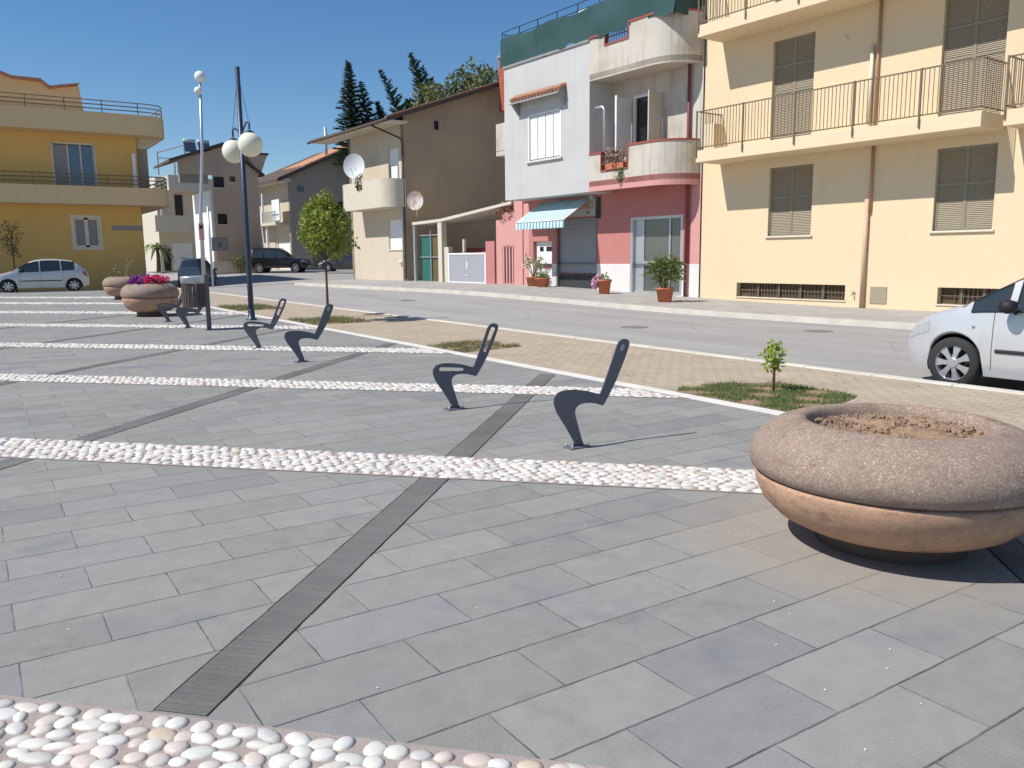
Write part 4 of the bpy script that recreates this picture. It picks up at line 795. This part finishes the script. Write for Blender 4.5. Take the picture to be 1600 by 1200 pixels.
for z in (10.1, 10.35): b.tube([(BX+.05, 11.25, z), (BX+.05, 1.95, z)], .016, 6)
for k in range(6): b.tube([(BX+.2+k, 11.25, 8.95), (BX+.2+k, 11.25, 10.3)], .02, 6)
b.tube([(BX+.05, 11.25, 10.3), (8, 11.25, 10.3)], .016, 6); b.build('terrace_railing', 'pole_blue', WH)
MB().tube([(.8, 8.9, 9.0), (.8, 8.9, 10.75), (.8, 8.6, 10.85), (.8, 7.6, 10.85)], .07, 10).build('white_frame', 'white_paint', WH, True)
# shop: roller shutter, sign, door, white niche
b = MB(); z = .85
while z < 2.95: b.box(.12, .15, 6.8, 9.12, z, z+.085); z += .1
b.box(.16, .18, 6.8, 9.12, .12, 3.0); o = b.build('roller_shutter', 'roller', WH); MB().box(.10, .16, 6.8, 9.12, .12, .82).build('shutter_foot', 'sign_dark', o)
b = MB()
for k in range(14): b.tube([(.08, 6.95+k*.16, .85-.10*(k % 2)), (.08, 7.11+k*.16, .85-.10*((k+1) % 2))], .012, 5)
b.build('garland', 'terracotta', o); MB().box(.0, .2, 9.12, 9.2, .12, 3.0).box(0, .2, 6.72, 6.80, .12, 3.0).build('shutter_rail', 'alu', o)
sg = MB().box(-.06, .0, 6.78, 9.1, 3.02, 3.66).build('shop_sign', 'sign_grey', WH); MB().box(-.065, .01, 6.55, 6.78, 2.9, 3.68).build('sign_end', 'sign_dark', sg)
def text(s_, size, loc, par, m, rz=-90):
    cu = bpy.data.curves.new('txt', 'FONT'); cu.body = s_; cu.size = size; cu.extrude = .004; ob = bpy.data.objects.new('txt', cu); C.objects.link(ob)
    bpy.context.view_layer.update(); me = bpy.data.meshes.new_from_object(ob); bpy.data.objects.remove(ob); me.materials.clear(); me.materials.append(MATS[m])
    o = bpy.data.objects.new('lettering', me); C.objects.link(o); o.parent = par; o.location = loc; o.rotation_euler = (R(90), 0, R(rz)); return o
text('ORO', .40, (-.068, 7.75, 3.28), sg, 'sign_orange'); text('via', .16, (-.068, 7.3, 3.10), sg, 'sign_dark')
# awning: striped, tilted frame
aw = thing('striped_awning', 'teal and white striped awning pulled out over the shop front', 'awning', FX0, FA, None)
b1, b2 = MB(), MB(); ya0, ya1 = 9.95, 6.95; ns = 30; xt, zt_, xb_, zb_ = -.05, 3.68, -1.45, 2.84
for k in range(ns):
    y0, y1 = ya0-(ya0-ya1)*k/ns, ya0-(ya0-ya1)*(k+1)/ns; b = b1 if k % 2 else b2
    b.add([(xt, y0, zt_), (xb_, y0, zb_), (xb_, y1, zb_), (xt, y1, zt_)], [(0, 1, 2, 3)]); ym = (y0+y1)/2; b.add([(xb_-.003, y0, zb_-.01), (xb_-.02, y0, zb_-.26), (xb_-.02, ym, zb_-.31), (xb_-.02, y1, zb_-.26), (xb_-.003, y1, zb_-.01)], [(0, 1, 2, 3, 4)])
b1.build('cloth', 'awning_teal', aw); b2.build('cloth', 'awning_white', aw)
MB().tube([(xb_, ya0, zb_), (xb_, ya1, zb_)], .03, 8).build('front_bar', 'white_paint', aw, True); MB().tube([(xt-.05, ya1+.02, zt_), (xb_, ya1+.02, zb_-.01)], .022, 8).build('arm', 'sign_pink', aw, True); MB().tube([(xt-.05, ya0-.02, zt_), (xb_, ya0-.02, zb_-.01)], .022, 8).build('arm', 'white_paint', aw, True); MB().box(-.17, -.02, 6.85, 7.05, 3.58, 3.76).build('bracket', 'sign_grey', aw)
# entrance door
fo = MB().box(.0, .2, 4.83, 4.95, .12, 2.85).box(.0, .2, 2.44, 2.54, .12, 2.85).box(.0, .2, 2.54, 4.83, 2.75, 2.85).box(.1, .2, 3.08, 3.16, .12, 2.75).box(.1, .2, 4.35, 4.45, .12, 2.75).box(.1, .18, 3.16, 4.35, 1.15, 1.30).box(.08, .2, 2.54, 4.83, .12, .24).build('entrance_door', 'alu', WH, bevel=.006)
MB().box(.14, .17, 3.16, 4.35, .24, 2.75).build('pane', 'glass_door', fo); MB().box(.14, .17, 2.54, 3.08, .24, 2.75).build('pane', 'glass_door', fo); MB().box(.12, .17, 4.45, 4.83, .24, 2.75).build('side_panel', 'alu', fo)
MB().box(-.18, .0, 2.3, 5.1, 0, .12).build('doorstep', 'white_stone', WH, bevel=.01)
o = MB().box(.16, .2, 9.48, 10.72, .15, 2.12).build('service_door', 'white_paint', WH, bevel=.006); MB().box(.14, .165, 9.62, 10.02, 1.72, 1.9).build('vent', 'dark_void', o); MB().box(.14, .165, 10.22, 10.45, 1.72, 1.9).build('vent', 'dark_void', o); MB().box(.135, .16, 9.5, 10.2, 1.0, 1.16).build('panel', 'pink_light', o)
# pink garden wall with slats, gate, posts, lean-to
def yard(z): return z
GW = thing('pink_garden_wall', 'pink stepped garden wall with upright slats left of the shop', 'wall', FX0, FA)
b = MB(); b.wall((0, 13.4, 0), (0, -1, 0), S_N, 1.45, .05, 3.1, [(.45, 1.3, .35, 1.95)], .16); b.box(.17, .2, 11.95, 13.4, .05, 3.1).box(.0, .2, 13.4, 13.42, .05, 3.08).box(0, .2, 11.93, 11.95, .05, 3.08); b.box(0, .2, 12.0, 12.95, 3.1, 3.4).box(-.05, .25, 11.4, 12.0, .05, 3.95).box(0, .25, 11.0, 11.4, .1, 3.7); b.build('wall', 'pink_light', GW)
MB().box(.14, .16, 12.1, 12.95, .35, 1.95).build('opening', 'dark_void', GW); b = MB()
for k in range(4): b.box(.0, .05, 12.16+k*.22, 12.26+k*.22, .3, 2.0)
b.build('slats', 'pink_light', GW); b = MB(); v, f = leaves([(.1, 12.2+.25*i, 3.35+.1*math.sin(i*2)) for i in range(5)], [.28]*5, 260, .12); b.add(v, f).build('creeper', 'wood_red', GW)
MB().tube([(.15, 13.1, 3.2), (.15, 13.1, 3.9)], .03, 6).build('spike', 'sign_pink', GW)
YG = thing('yard_gate', 'grey sheet metal yard gate in a white frame between pink posts', 'gate', FX0, FA)
MB().box(.0, .06, 14.35, 17.4, .35, 1.62).build('panel', 'gate_grey', YG); MB().box(-.02, .08, 14.25, 14.35, .3, 1.7).box(-.02, .08, 17.4, 17.5, .3, 1.7).box(-.02, .08, 14.35, 17.4, 1.62, 1.7).box(-.02, .08, 14.35, 17.4, .28, .35).build('frame', 'white_paint', YG); MB().box(-.03, 0, 15.75, 15.85, .95, 1.3).box(-.03, 0, 15.75, 15.9, .62, .66).box(-.03, 0, 15.78, 15.83, 1.4, 1.46).build('ornament', 'plate_white', YG)
o = MB().box(-.05, .3, 13.5, 14.2, .1, 2.2).build('gate_pillar', 'pink_wall'); o.location = FX0; o.rotation_euler = (0, 0, FA); tag(o, 'pink pillar right of the grey yard gate', 'pillar')
o = MB().box(.05, .3, 17.55, 17.95, .2, 2.0).build('gate_pillar', 'cream_light'); o.location = FX0; o.rotation_euler = (0, 0, FA); tag(o, 'narrow cream pillar left of the grey yard gate', 'pillar')
o = MB().box(1.2, 1.35, 13.5, 17.9, .2, 1.95).build('low_wall', 'coping_red'); o.location = FX0; o.rotation_euler = (0, 0, FA); tag(o, 'low dark red wall behind the yard gate', 'wall')
LT = thing('lean_to', 'lean-to shelter with sloping pale roof edge against the brown house', 'shelter', FX0, FA)
b = MB(); b.prism([(20.9, 3.30), (18.1, 3.36), (12.2, 3.86), (12.2, 3.74), (18.1, 3.22), (20.9, 3.16)], -.05, 2.5, lambda u, v_, t_: (t_, u, v_)); b.build('roof', 'cream_light', LT)
MB().box(-.02, .28, 18.05, 18.42, .15, 3.22).build('post', 'cream_light', LT, bevel=.01); MB().box(.0, .12, 20.75, 20.9, .2, 3.2).build('post', 'galv', LT); MB().box(.34, .38, 19.62, 20.72, .3, 2.55).build('screen', 'green_sheet', LT); MB().box(.34, .38, 18.44, 19.55, .3, 2.5).build('screen', 'hedge_box', LT)
for z_ in (1.5, 2.6): MB().box(.28, .33, 18.42, 20.75, z_, z_+.05).build('gate_rail', 'galv', LT)
MB().tube([(.26, 19.58, .3), (.26, 19.58, 2.9)], .03, 6).build('gate_bar', 'galv', LT)
MB().tube([(.5, 16.8, 1.6), (.5, 16.8, 2.35)], .10, 8).build('stove_pipe', 'cream_light', LT)
# --- brown house with gable roof (H3)
BH = thing('brown_gable_house', 'tall brown gabled house with cream street front and satellite dishes', 'building', (19.27, 39.6, 0), FA)
D3, L3_ = 6.4, 6.6                                    # depth shown, length along street
fh = [(1.95, .45, 1.95, 3.5)]; fh = [(L3_-a, L3_-b_, c, d) for a, b_, c, d in fh]+[(L3_-1.75, L3_-.6, 5.3, 7.2)]
MB().wall((0, L3_, 0), (0, -1, 0), S_N, L3_, .0, 8.6, fh, .2).build('street_wall', 'cream_wall', BH)
b = MB(); rk = [(0, 0), (12., 0), (12., 9.3), (6.6, 11.05), (0, 8.75)]; b.prism(rk, 0, .3, lambda u, v_, t_: (u, t_, v_)); b.prism(rk, L3_-.3, L3_, lambda u, v_, t_: (u, t_, v_)); b.box(11.7, 12, 0, L3_, 0, 9.2); b.build('side_wall', 'brown_wall', BH)
sl = (11.05-8.75)/6.6; b = MB(); zf = lambda x: 8.85+sl*x
b.prism([(-1.25, zf(-1.25)), (6.6, zf(6.6)), (13, zf(6.6)-sl*6.4), (13, zf(6.6)-sl*6.4-.2), (6.6, zf(6.6)-.2), (-1.25, zf(-1.25)-.18)], -.55, 9.3, lambda u, v_, t_: (u, t_, v_)); rf = b.build('roof', 'roof_dark', BH)
b = MB()
for k in range(34):
    x_ = -1.25+k*.235; b.tube([(x_, -.58, zf(x_)+.05), (x_+.25, -.58, zf(x_+.25)+.05)], .06, 6)
b.build('verge_tiles', 'verge_brown', rf); MB().box(-1.2, 0, -.5, 9.25, 8.28, 8.36).build('soffit', 'cream_light', rf)
MB().tube([(-1.33, -.5, zf(-1.3)-.12), (-1.33, 9.3, zf(-1.3)-.12)], .07, 8).build('gutter', 'roof_dark', rf, True)
MB().tube([(-1.3, 1.2, 8.3), (-.2, .1, 7.6), (-.1, -.06, 7.4), (-.1, -.06, .4)], .05, 8).build('downpipe', 'roof_dark', BH, True); MB().tube([(-.12, .14, .3), (-.12, .14, 5.9)], .05, 8).build('pipe', 'galv', BH, True)
MB().box(1.85, 2.1, -.02, .05, 8.15, 8.6).build('vent', 'dark_void', BH)
o = MB().box(.08, .14, .45, 1.95, 1.95, 3.5).build('window', 'white_paint', BH); MB().box(-.05, .1, .4, 2.0, 1.9, 1.96).build('sill', 'sill', o)
o = MB().box(.1, .14, .6, 1.75, 6.35, 7.2).build('window', 'white_paint', BH); MB().box(.09, .13, .9, 1.6, 5.3, 6.3).build('curtain', 'white_paint', o); MB().box(.13, .16, .6, 1.75, 5.3, 7.2).build('pane', 'glass_sky', o)
MB().lathe([(.02, 0), (.10, 0), (.10, .12), (.02, .14)], 12).build('meter', 'white_paint', BH, True, loc=(-.05, .6, 1.2))
BD_ = 1.15; o = MB().box(-BD_+.01, 0, .8, 5.1, 4.1, 4.3).build('balcony', 'cream_light', BH)
b = MB()
def arc_wall(b, pts, th, za, zb_):
    n = len(pts)
    for i in range(n-1):
        (x0, y0), (x1, y1) = pts[i], pts[i+1]; d = Vector((x1-x0, y1-y0)).normalized(); nx, ny = -d.y*th, d.x*th
        b.add([(x0, y0, za), (x1, y1, za), (x1, y1, zb_), (x0, y0, zb_)], [(0, 1, 2, 3)]); b.add([(x0+nx, y0+ny, za), (x1+nx, y1+ny, za), (x1+nx, y1+ny, zb_), (x0+nx, y0+ny, zb_)], [(3, 2, 1, 0)]); b.add([(x0, y0, zb_), (x1, y1, zb_), (x1+nx, y1+ny, zb_), (x0+nx, y0+ny, zb_)], [(0, 1, 2, 3)])
cp = [(-BD_+.9-.9*math.cos(R(q)), .80-.9*math.sin(R(q))) for q in range(0, 91, 9)]+[(0, -.1)]
arc_wall(b, [(-BD_, 2.6)]+cp, .12, 4.1, 5.55); arc_wall(b, [(-BD_, 5.1), (-BD_, 3.3)], .12, 4.1, 5.55); arc_wall(b, [(-BD_, 3.3), (-BD_, 2.6)], .12, 4.1, 5.1)
b.box(-BD_, 0, 5.0, 5.1, 4.1, 5.55); b.build('parapet', 'cream_light', o); v, f = leaves([(-1.15, 2.95, 5.4), (-1.15, 2.95, 5.8)], [.22, .18], 160, .13); MB().add(v, f).build('plant', 'needle', o)
def dish(label, loc, r, m, rz, pole=1.0):
    root = thing('satellite_dish', label, 'satellite dish', loc, rz); 
    b = MB(); n = 28; rings = 6; v = []; f = []
    for sgn, of in ((0, 0), (1, .02)):
        base_ = len(v)
        for i in range(rings+1):
            for j in range(n): a = 2*math.pi*j/n; q = r*i/rings; v.append((-.22*r*(i/rings)**2-of+.16*r, q*math.cos(a), q*math.sin(a)*1.06))
        for i in range(rings):
            for j in range(n): k = base_+i*n+j; l_ = base_+i*n+(j+1) % n; f.append((k, l_, l_+n, k+n) if sgn else (k, k+n, l_+n, l_))
    b.add(v, f); b.build('reflector', m, root, True); MB().tube([(.1*r, 0, -.1), (.14, 0, -.3), (.14, 0, -pole)], .03, 8).build('mast', 'galv', root, True); MB().tube([(-.1*r, 0, -r), (-.75*r, 0, -.25*r)], .015, 6).build('feed_arm', 'galv', root); MB().ball((-.78*r, 0, -.22*r), .045, 8, 6).build('receiver', 'white_paint', root, True)
dish('large white satellite dish on the balcony of the brown gabled house', (17.9, 42.9, 6.42), .62, 'dish_white', .75, 1.0)
dish('small rusty satellite dish on the corner of the brown gabled house', (19.15, 38.2, 4.35), .45, 'dish_rust', .7, .8)
o = thing('chimney', 'square red brick chimney with grey cap at the left edge of the green net', 'chimney', (25.2, 39.0, 9.3), FA); MB().box(-.3, .3, -.25, .25, 0, 2.75).build('stack', 'brick_red', o, bevel=.01); MB().box(-.36, .36, -.31, .31, 2.75, 2.9).box(-.25, .25, -.2, .2, 2.9, 3.1).build('cap', 'stone_grey', o)
# --- far house with balcony (H2)
H2 = thing('far_grey_house', 'grey house with sloping tile roof and a white balcony screen, behind the young tree', 'building', (25.0, 75.3, .0), FA)
b = MB(); b.wall((0, 9.5, 0), (0, -1, 0), S_N, 9.5, .3, 8.9, [(9.5-4.2, 9.5-.5, .6, 3.1), (5.5, 6.9, 5.0, 7.0)], .3); b.build('street_wall', 'cream_wall', H2)
rk = [(0, .3), (14, .3), (14, 9.8), (7, 12.3), (0, 9.2)]; MB().prism(rk, 0, .3, lambda u, v_, t_: (u, t_, v_)).box(13.7, 14, 0, 9.5, .3, 9.5).prism(rk, 9.2, 9.5, lambda u, v_, t_: (u, t_, v_)).build('side_wall', 'grey_render', H2)
b = MB(); s2_ = (12.3-9.2)/7; z2 = lambda x: 9.25+s2_*x; b.prism([(-1.3, z2(-1.3)), (7, z2(7)), (14.5, z2(7)-s2_*7.5), (14.5, z2(7)-s2_*7.5-.25), (7, z2(7)-.25), (-1.3, z2(-1.3)-.35)], -.7, 10.2, lambda u, v_, t_: (u, t_, v_)); rf = b.build('roof', 'roof_dark', H2)
b = MB()
for k in range(30): x_ = 1.5+k*.19; b.tube([(x_, -.5, z2(x_)+.03), (x_, 5, z2(x_)+.06)], .09, 6)
b.build('tiles', 'roof_tile', rf); MB().box(-1.25, 0, -.6, 10, 8.4, 8.7).build('soffit', 'cream_light', rf)
MB().tube([(3.9, .3, 10.6), (3.9, .3, 13.6)], .14, 8).build('flue', 'galv', rf, True)
o = MB().box(-1.2, 0, .6, 7.6, 4.6, 4.85).build('balcony', 'cream_light', H2); b = MB()
for k in range(40): b.box(-1.15, -1.12, .7+k*.17, .72+k*.17, 4.85, 5.8)
b.box(-1.17, -1.1, .6, 7.6, 5.8, 5.86).build('railing', 'galv', o); MB().box(-.9, -.82, .3, 2.2, 5.0, 6.9).build('screen', 'white_paint', o); MB().box(-1.18, -1.05, 4.2, 4.6, 4.85, 5.9).box(-1.18, -1.05, 3.9, 4.1, 5.9, 7.6).build('folded_sheet', 'white_paint', o); MB().box(-1.18, -1.05, 5.5, 6.6, 4.9, 5.7).build('hung_cloth', 'blue_cloth', o)
MB().box(-.9, -.7, 3.9, 4.15, .4, 4.6).build('post', 'white_paint', H2); o = MB().box(.1, .2, .5, 4.2, .6, 3.1).build('garage_door', 'white_far', H2); MB().box(.12, .22, .0, .02, 0, .1).build('door_frame', 'white_paint', o)
MB().box(2.0, 3.3, -.04, .1, .8, 2.7).build('side_door', 'glass_dark', H2); MB().box(.8, 1.4, -.04, .1, 7.6, 8.1).build('side_window', 'glass_dark', H2); MB().box(3.6, 5.2, -.04, .1, 5.2, 6.8).build('side_window', 'dark_void', H2)
# --- brownish house facing the square (gray house) and its left annex
GH = thing('far_brown_house', 'far brown three-storey house with sunlit white side wall and solar panels', 'building', (16.16, 66.6, .15), 0); GH.scale = (.9, .5, .9)
hh = [(-.0, 0, 0, 0)]
mbw = MB().wall((0, 0, 0), (1, 0, 0), (0, -1, 0), 3.9, .3, 8.6, [(.25, 1.05, 4.5, 5.4), (-.0+.1, .22+.75, 7.6, 8.5), (1.45, 1.95, 8.2-.1, 8.58)], .15); mbw.build('front_wall', 'gray_house', GH)
b = MB(); prf = [(-2.7, 8.6), (3.9, 8.6), (3.95, 8.95), (1.0, 11.0), (-2.7, 9.7)]; b.prism(prf, 0, .25, lambda u, v_, t_: (u, t_, v_)); b.box(3.65, 3.9, .25, 12, .3, 8.9); b.build('gable_wall', 'gray_house', GH)
MB().box(-.25, 0, .1, 12, .3, 7.35).build('side_wall', 'white_far', GH); MB().box(-2.6, -.3, .3, 1.0, 7.9, 9.7).build('loft_wall', 'grey_render', GH)
b = MB(); b.prism([(-3.4, 9.55), (1.0, 11.15), (4.4, 8.7), (4.4, 8.85), (1.0, 11.35), (-3.4, 9.75)], -.6, 12, lambda u, v_, t_: (u, t_, v_)); rf = b.build('roof', 'roof_dark', GH); b = MB(); b.prism([(3.0, 10.55), (4.9, 10.55), (4.2, 8.8)], .5, 3, lambda u, v_, t_: (u, t_, v_)); b.build('dormer', 'gray_house', GH); MB().box(2.9, 5.0, .3, 3.2, 10.55, 10.72).build('dormer_roof', 'roof_dark', GH)
for x_ in (-2.0, -.85): o = MB().prism([(0, 10.55), (.0, 10.45), (.9, 11.2), (.9, 11.3)], x_, x_+.95, lambda u, v_, t_: (t_, u+.3, v_)).build('solar_panel', 'panel_solar', GH); MB().tube([(x_, 1.35, 11.35), (x_+.95, 1.35, 11.35)], .2, 8).build('tank', 'alu', o, True); MB().box(x_+.1, x_+.16, 1.1, 1.2, 9.9, 11.2).build('leg', 'galv', o)
for x0, x1, z0, z1, m_ in ((.25, 1.05, 4.5, 5.4, 'glass_dark'), (.1, .97, 7.6, 8.5, 'glass_dark'), (1.45, 1.95, 8.1, 8.58, 'wood_red')): o = MB().box(x0, x1, .1, .16, z0, z1).build('window', m_, GH); MB().box(x0-.05, x1+.05, -.06, .05, z0-.1, z0).build('sill', 'sill', o)
o = MB().box(-.4, 1.0, -.05, 0, 2.25, 3.4).build('notice_board', 'stone_grey', GH); MB().tube([(.1, -.06, 2.8), (.35, -.06, 2.9), (.35, -.06, 2.65), (.15, -.06, 2.6)], .04, 5).build('emblem', 'sign_dark', o); o2 = MB().box(-.5, 3.9, -1.0, -.8, .3, 1.35).build('garden_wall', 'cream_light', GH)
AN = thing('far_balcony_house', 'far cream house with stacked balconies behind the left yellow house', 'building', (15.2, 84., 0), 0)
MB().box(0, 6.2, .0, 8, .4, 9.2).build('wall', 'cream_light', AN)
for z0, z1, x0 in ((4.15, 5.6, -.5), (7.9, 9.3, .9)):
    o = MB().box(x0, x0+3.0, -1.4, 0, z0, z0+.22).build('balcony', 'cream_light', AN); MB().box(x0, x0+3.0, -1.4, -1.25, z0+.22, z1).box(x0, x0+.15, -1.25, 0, z0+.22, z1).build('parapet', 'cream_light', o); MB().box(x0+.6, x0+.75, -1.3, -1.1, z1, z1+1.1).build('post', 'sill', o)
MB().box(1.1, 2.9, -.05, .1, .6, 3.1).build('garage_door', 'white_far', AN); MB().box(.3, .9, -.05, .1, .5, 2.6).build('door', 'glass_dark', AN); MB().box(1.6, 2.3, -.06, .1, 5.7, 7.6).build('balcony_door', 'glass_dark', AN)
b = MB(); b.tube([(.2, -.9, 9.3), (.2, -.9, 11.4)], .08, 6).tube([(2.6, -.9, 9.3), (2.6, -.9, 12.2)], .06, 6).tube([(.2, -.9, 11.3), (2.6, -.9, 12.1)], .07, 6).tube([(.2, -.9, 10.8), (2.6, -.9, 10.9)], .05, 6); b.build('pergola', 'galv', AN)
tr = thing('palm', 'small far palm with drooping fronds in front of the balcony house', 'palm tree', (14.6, 82.0, .45)); MB().tube([(0, 0, 0), (.05, 0, 1.3), (.0, 0, 2.2)], [.22, .17, .15], 8).build('trunk', 'bark', tr); b = MB()
for k in range(22):
    a = k*2.4; L_ = random.uniform(1.3, 1.8); c, s_ = math.cos(a), math.sin(a); el = random.uniform(.1, 1.2); p = [Vector((c*L_*q, s_*L_*q, 2.2+L_*(el*q-1.1*q*q))) for q in (0, .3, .6, 1)]; sd_ = Vector((-s_, c, 0))
    for i in range(3): w0, w1 = (.05, .16, .14, .01)[i], (.05, .16, .14, .01)[i+1]; b.add([p[i]-sd_*w0, p[i]+sd_*w0, p[i+1]+sd_*w1, p[i+1]-sd_*w1], [(0, 1, 2, 3)])
b.build('fronds', 'leaf_far', tr)
# --- golden house on the left
LH = thing('golden_house', 'golden yellow three-storey house with wide parapets at the left edge', 'building', (0, 53.5, .21), 0); LH.scale = (.86, .86, .86)
gw = [(6.02, 7.5, 2.42, 4.34)]; g1 = [(5.2, 7.6, 6.45, 9.05)]
X0 = -14; CR = 10.25
MB().wall((X0, 0, 0), (1, 0, 0), (0, -1, 0), CR-X0, -1.0, 9.75, [(a-X0, b_-X0, c, d) for a, b_, c, d in gw+g1], .22).box(X0, CR-.001, .4, 12, -1.0, 9.7).box(CR-.02, CR, .0, .4, -1.0, 9.7).build('wall', 'gold_wall', LH)
for x0, x1, z0, z1 in gw:
    o = MB().box(x0, x0+.1, .02, .12, z0, z1).box(x1-.1, x1, .02, .12, z0, z1).box((x0+x1)/2-.12, (x0+x1)/2+.12, .02, .12, z0, z1).box(x0+.1, x1-.1, .02, .12, z1-.12, z1).box(x0+.1, x1-.1, .02, .12, z0, z0+.12).box(x0-.18, x0, -.03, .05, z0-.18, z1+.18).box(x1, x1+.18, -.03, .05, z0-.18, z1+.18).box(x0, x1, -.03, .05, z1, z1+.18).box(x0, x1, -.03, .05, z0-.18, z0).build('window', 'sill', LH); MB().box(x0, x1, .13, .16, z0, z1).build('pane', 'stone_grey', o)
o = MB().box(5.2, 6.0, .05, .12, 6.4, 9.0).build('window_shutter', 'stone_grey', LH); o = MB().box(6.0, 6.08, .04, .13, 6.4, 9.05).box(6.75, 6.83, .04, .13, 6.4, 9.05).box(7.52, 7.6, .04, .13, 6.4, 9.05).box(5.1, 5.2, -.03, .1, 6.4, 9.1).box(7.6, 7.68, -.03, .1, 6.4, 9.1).box(5.1, 7.68, -.03, .1, 9.05, 9.15).build('balcony_door', 'sill', LH); MB().box(6.08, 7.52, .1, .15, 6.4, 9.0).build('pane', 'glass_sky', o)
def slab(z0, z1, ex, fy_, nm):
    pl = [(X0, fy_), (CR+ex*.35, fy_), (CR+ex*.8, fy_+.35), (CR+ex, fy_+1.1), (CR+ex, 11), (X0, 11)]
    b = MB(); b.prism(pl, z0, z1, lambda u, v_, t_: (u, v_, t_)); o = b.build(nm, 'gold_slab', LH); b = MB(); inn = [(X0, fy_+.08), (CR+ex*.35-.05, fy_+.08), (CR+ex*.8-.06, fy_+.4), (CR+ex-.08, fy_+1.12), (CR+ex-.08, 9)]
    for k, z in enumerate((z1+.22, z1+.48, z1+.74)): b.tube([(x, y, z) for x, y in inn], .035, 6)
    b2_ = MB(); x = CR; xs_ = []
    while x > X0: b.tube([(x, fy_+.08, z1), (x, fy_+.08, z1+.76)], .03, 6); x -= 2.15
    for y in (fy_+1.2, fy_+3, fy_+5): b.tube([(CR+ex-.08, y, z1), (CR+ex-.08, y, z1+.76)], .03, 6)
    b.build('railing', 'rail_brown', o); return o
slab(5.15, 6.3, 1.75, -1.5, 'balcony'); slab(9.72, 11.0, 1.75, -1.5, 'terrace')
MB().prism([(CR-.1, 9.72), (CR+1.6, 9.72), (CR+.75, 9.05), (CR-.1, 9.05)], .3, 9, lambda u, v_, t_: (u, t_, v_)).build('soffit', 'cream_light', LH)
MB().box(CR-.45, CR-.25, -.7, -.5, 6.3, 8.6).build('column', 'white_paint', LH); MB().box(CR-.1, CR+.75, .6, 1.2, 6.3, 9.1).build('corner_wall', 'grey_render', LH)
b = MB(); b.prism([(X0, 11.0), (7.3, 11.0), (7.1, 12.9), (5.4, 12.55), (4.9, 12.95), (3.4, 13.0), (2.4, 13.35), (X0, 14.2)], .6, 9, lambda u, v_, t_: (u, t_, v_)); o = b.build('attic', 'gold_slab', LH)
b = MB(); b.prism([(7.0, 12.95), (7.15, 13.05), (5.4, 12.7), (4.9, 13.1), (3.3, 13.12), (2.3, 13.5), (X0, 14.4), (X0, 14.2), (2.3, 13.32), (3.3, 12.96), (4.9, 12.92), (5.4, 12.5)], .3, 9.2, lambda u, v_, t_: (u, t_, v_)); b.build('attic_roof', 'roof_tile', o)
MB().box(8.3, 10.2, -.03, 0, 3.55, 3.85).build('street_sign', 'stone_grey', LH)
# thin shrub left of the silver hatchback
tr = thing('young_tree', 'thin bare young tree beside the golden house at the left edge', 'tree', (2.0, 51.6, -.1)); tree_parts(tr, 3.9, 1.9, .045, (0, 0, 2.8), (.6, .6, 1.0), 420, .13, 'leaf_far', nb=14, seed=21)
# ---------------------------------------------------------------- pots in front of the pink house
def pot(label, x, y, r, h, cat='potted plant', m='terracotta'):
    root = thing('potted_plant', label, cat, (x, y, gz(x, y)+.008), 0, 'potted plants in front of the pink house'); MB().lathe([(.02, 0), (r*.72, 0), (r*.95, h*.85), (r*1.08, h*.85), (r*1.08, h), (r*.95, h), (r*.9, h*.86), (.02, h*.86)], 22).build('pot', m, root, True); return root
p = pot('red clay pot with a gangly white-flowered plant left of the shop', 19.45, 28.2, .30, .38); b = MB(); cs = []
for k in range(7): a = k*2.4; e = Vector((.3*math.cos(a), .3*math.sin(a), .75+.07*k)); b.tube([(0, 0, .3), e*.5+Vector((0, 0, .25)), e], [.02, .016, .01], 5); cs.append(tuple(e))
b.build('stems', 'twig', p); v, f = leaves(cs, [.14]*7, 150, .11); MB().add(v, f).build('foliage', 'leaf', p); v, f = leaves(cs, [.15]*7, 110, .08, .9); MB().add(v, f).build('flowers', 'petal_white', p)
p = pot('low clay pot with short green leaves, right of the white-flowered one', 19.3, 27.3, .30, .36); v, f = leaves([(.1, 0, .42), (-.1, .05, .42), (0, -.12, .42)], [.14]*3, 220, .1); MB().add(v, f).build('foliage', 'leaf', p)
p = pot('clay pot spilling pale pink flowers beside the roller shutter', 18.75, 22.75, .25, .50); v, f = leaves([(.0, 0, .55), (-.12, .12, .5), (-.2, .2, .38)], [.15, .14, .12], 200, .1); MB().add(v, f).build('foliage', 'leaf', p); v, f = leaves([(-.12, .15, .55), (-.22, .2, .45), (-.22, .22, .3)], [.14]*3, 420, .07, .9); MB().add(v, f).build('flowers', 'petal_pink', p)
p = pot('red pot with big spiky green yucca at the entrance door', 17.95, 18.85, .28, .44); b = MB(); b.tube([(0, 0, .3), (.02, 0, 1.05)], [.04, .03], 6).tube([(0, .05, .3), (.25, -.1, 1.2)], [.04, .03], 6).tube([(0, 0, .3), (-.28, .15, .9)], [.035, .03], 6); b.build('stems', 'bark', p); b = MB()
for cx, cy, cz in ((.02, 0, 1.0), (.26, -.1, 1.2), (-.3, .15, .95), (-.14, .05, .68), (.14, -.12, .72), (0, .15, 1.15), (.3, -.2, .85), (-.1, .25, 1.1)):
    for k in range(46):
        a = random.uniform(0, 6.28); el = random.uniform(-.5, 1.4); L_ = random.uniform(.28, .50); d = Vector((math.cos(a)*math.cos(el), math.sin(a)*math.cos(el), math.sin(el))); s_ = Vector((-math.sin(a), math.cos(a), 0))*.016; o_ = Vector((cx, cy, cz)); mid_ = o_+d*L_*.55; tip = o_+d*L_-Vector((0, 0, .09)); b.add([o_-s_*.5, o_+s_*.5, mid_+s_, tip, mid_-s_], [(0, 1, 2, 3, 4)])
b.build('foliage', 'yucca', p)
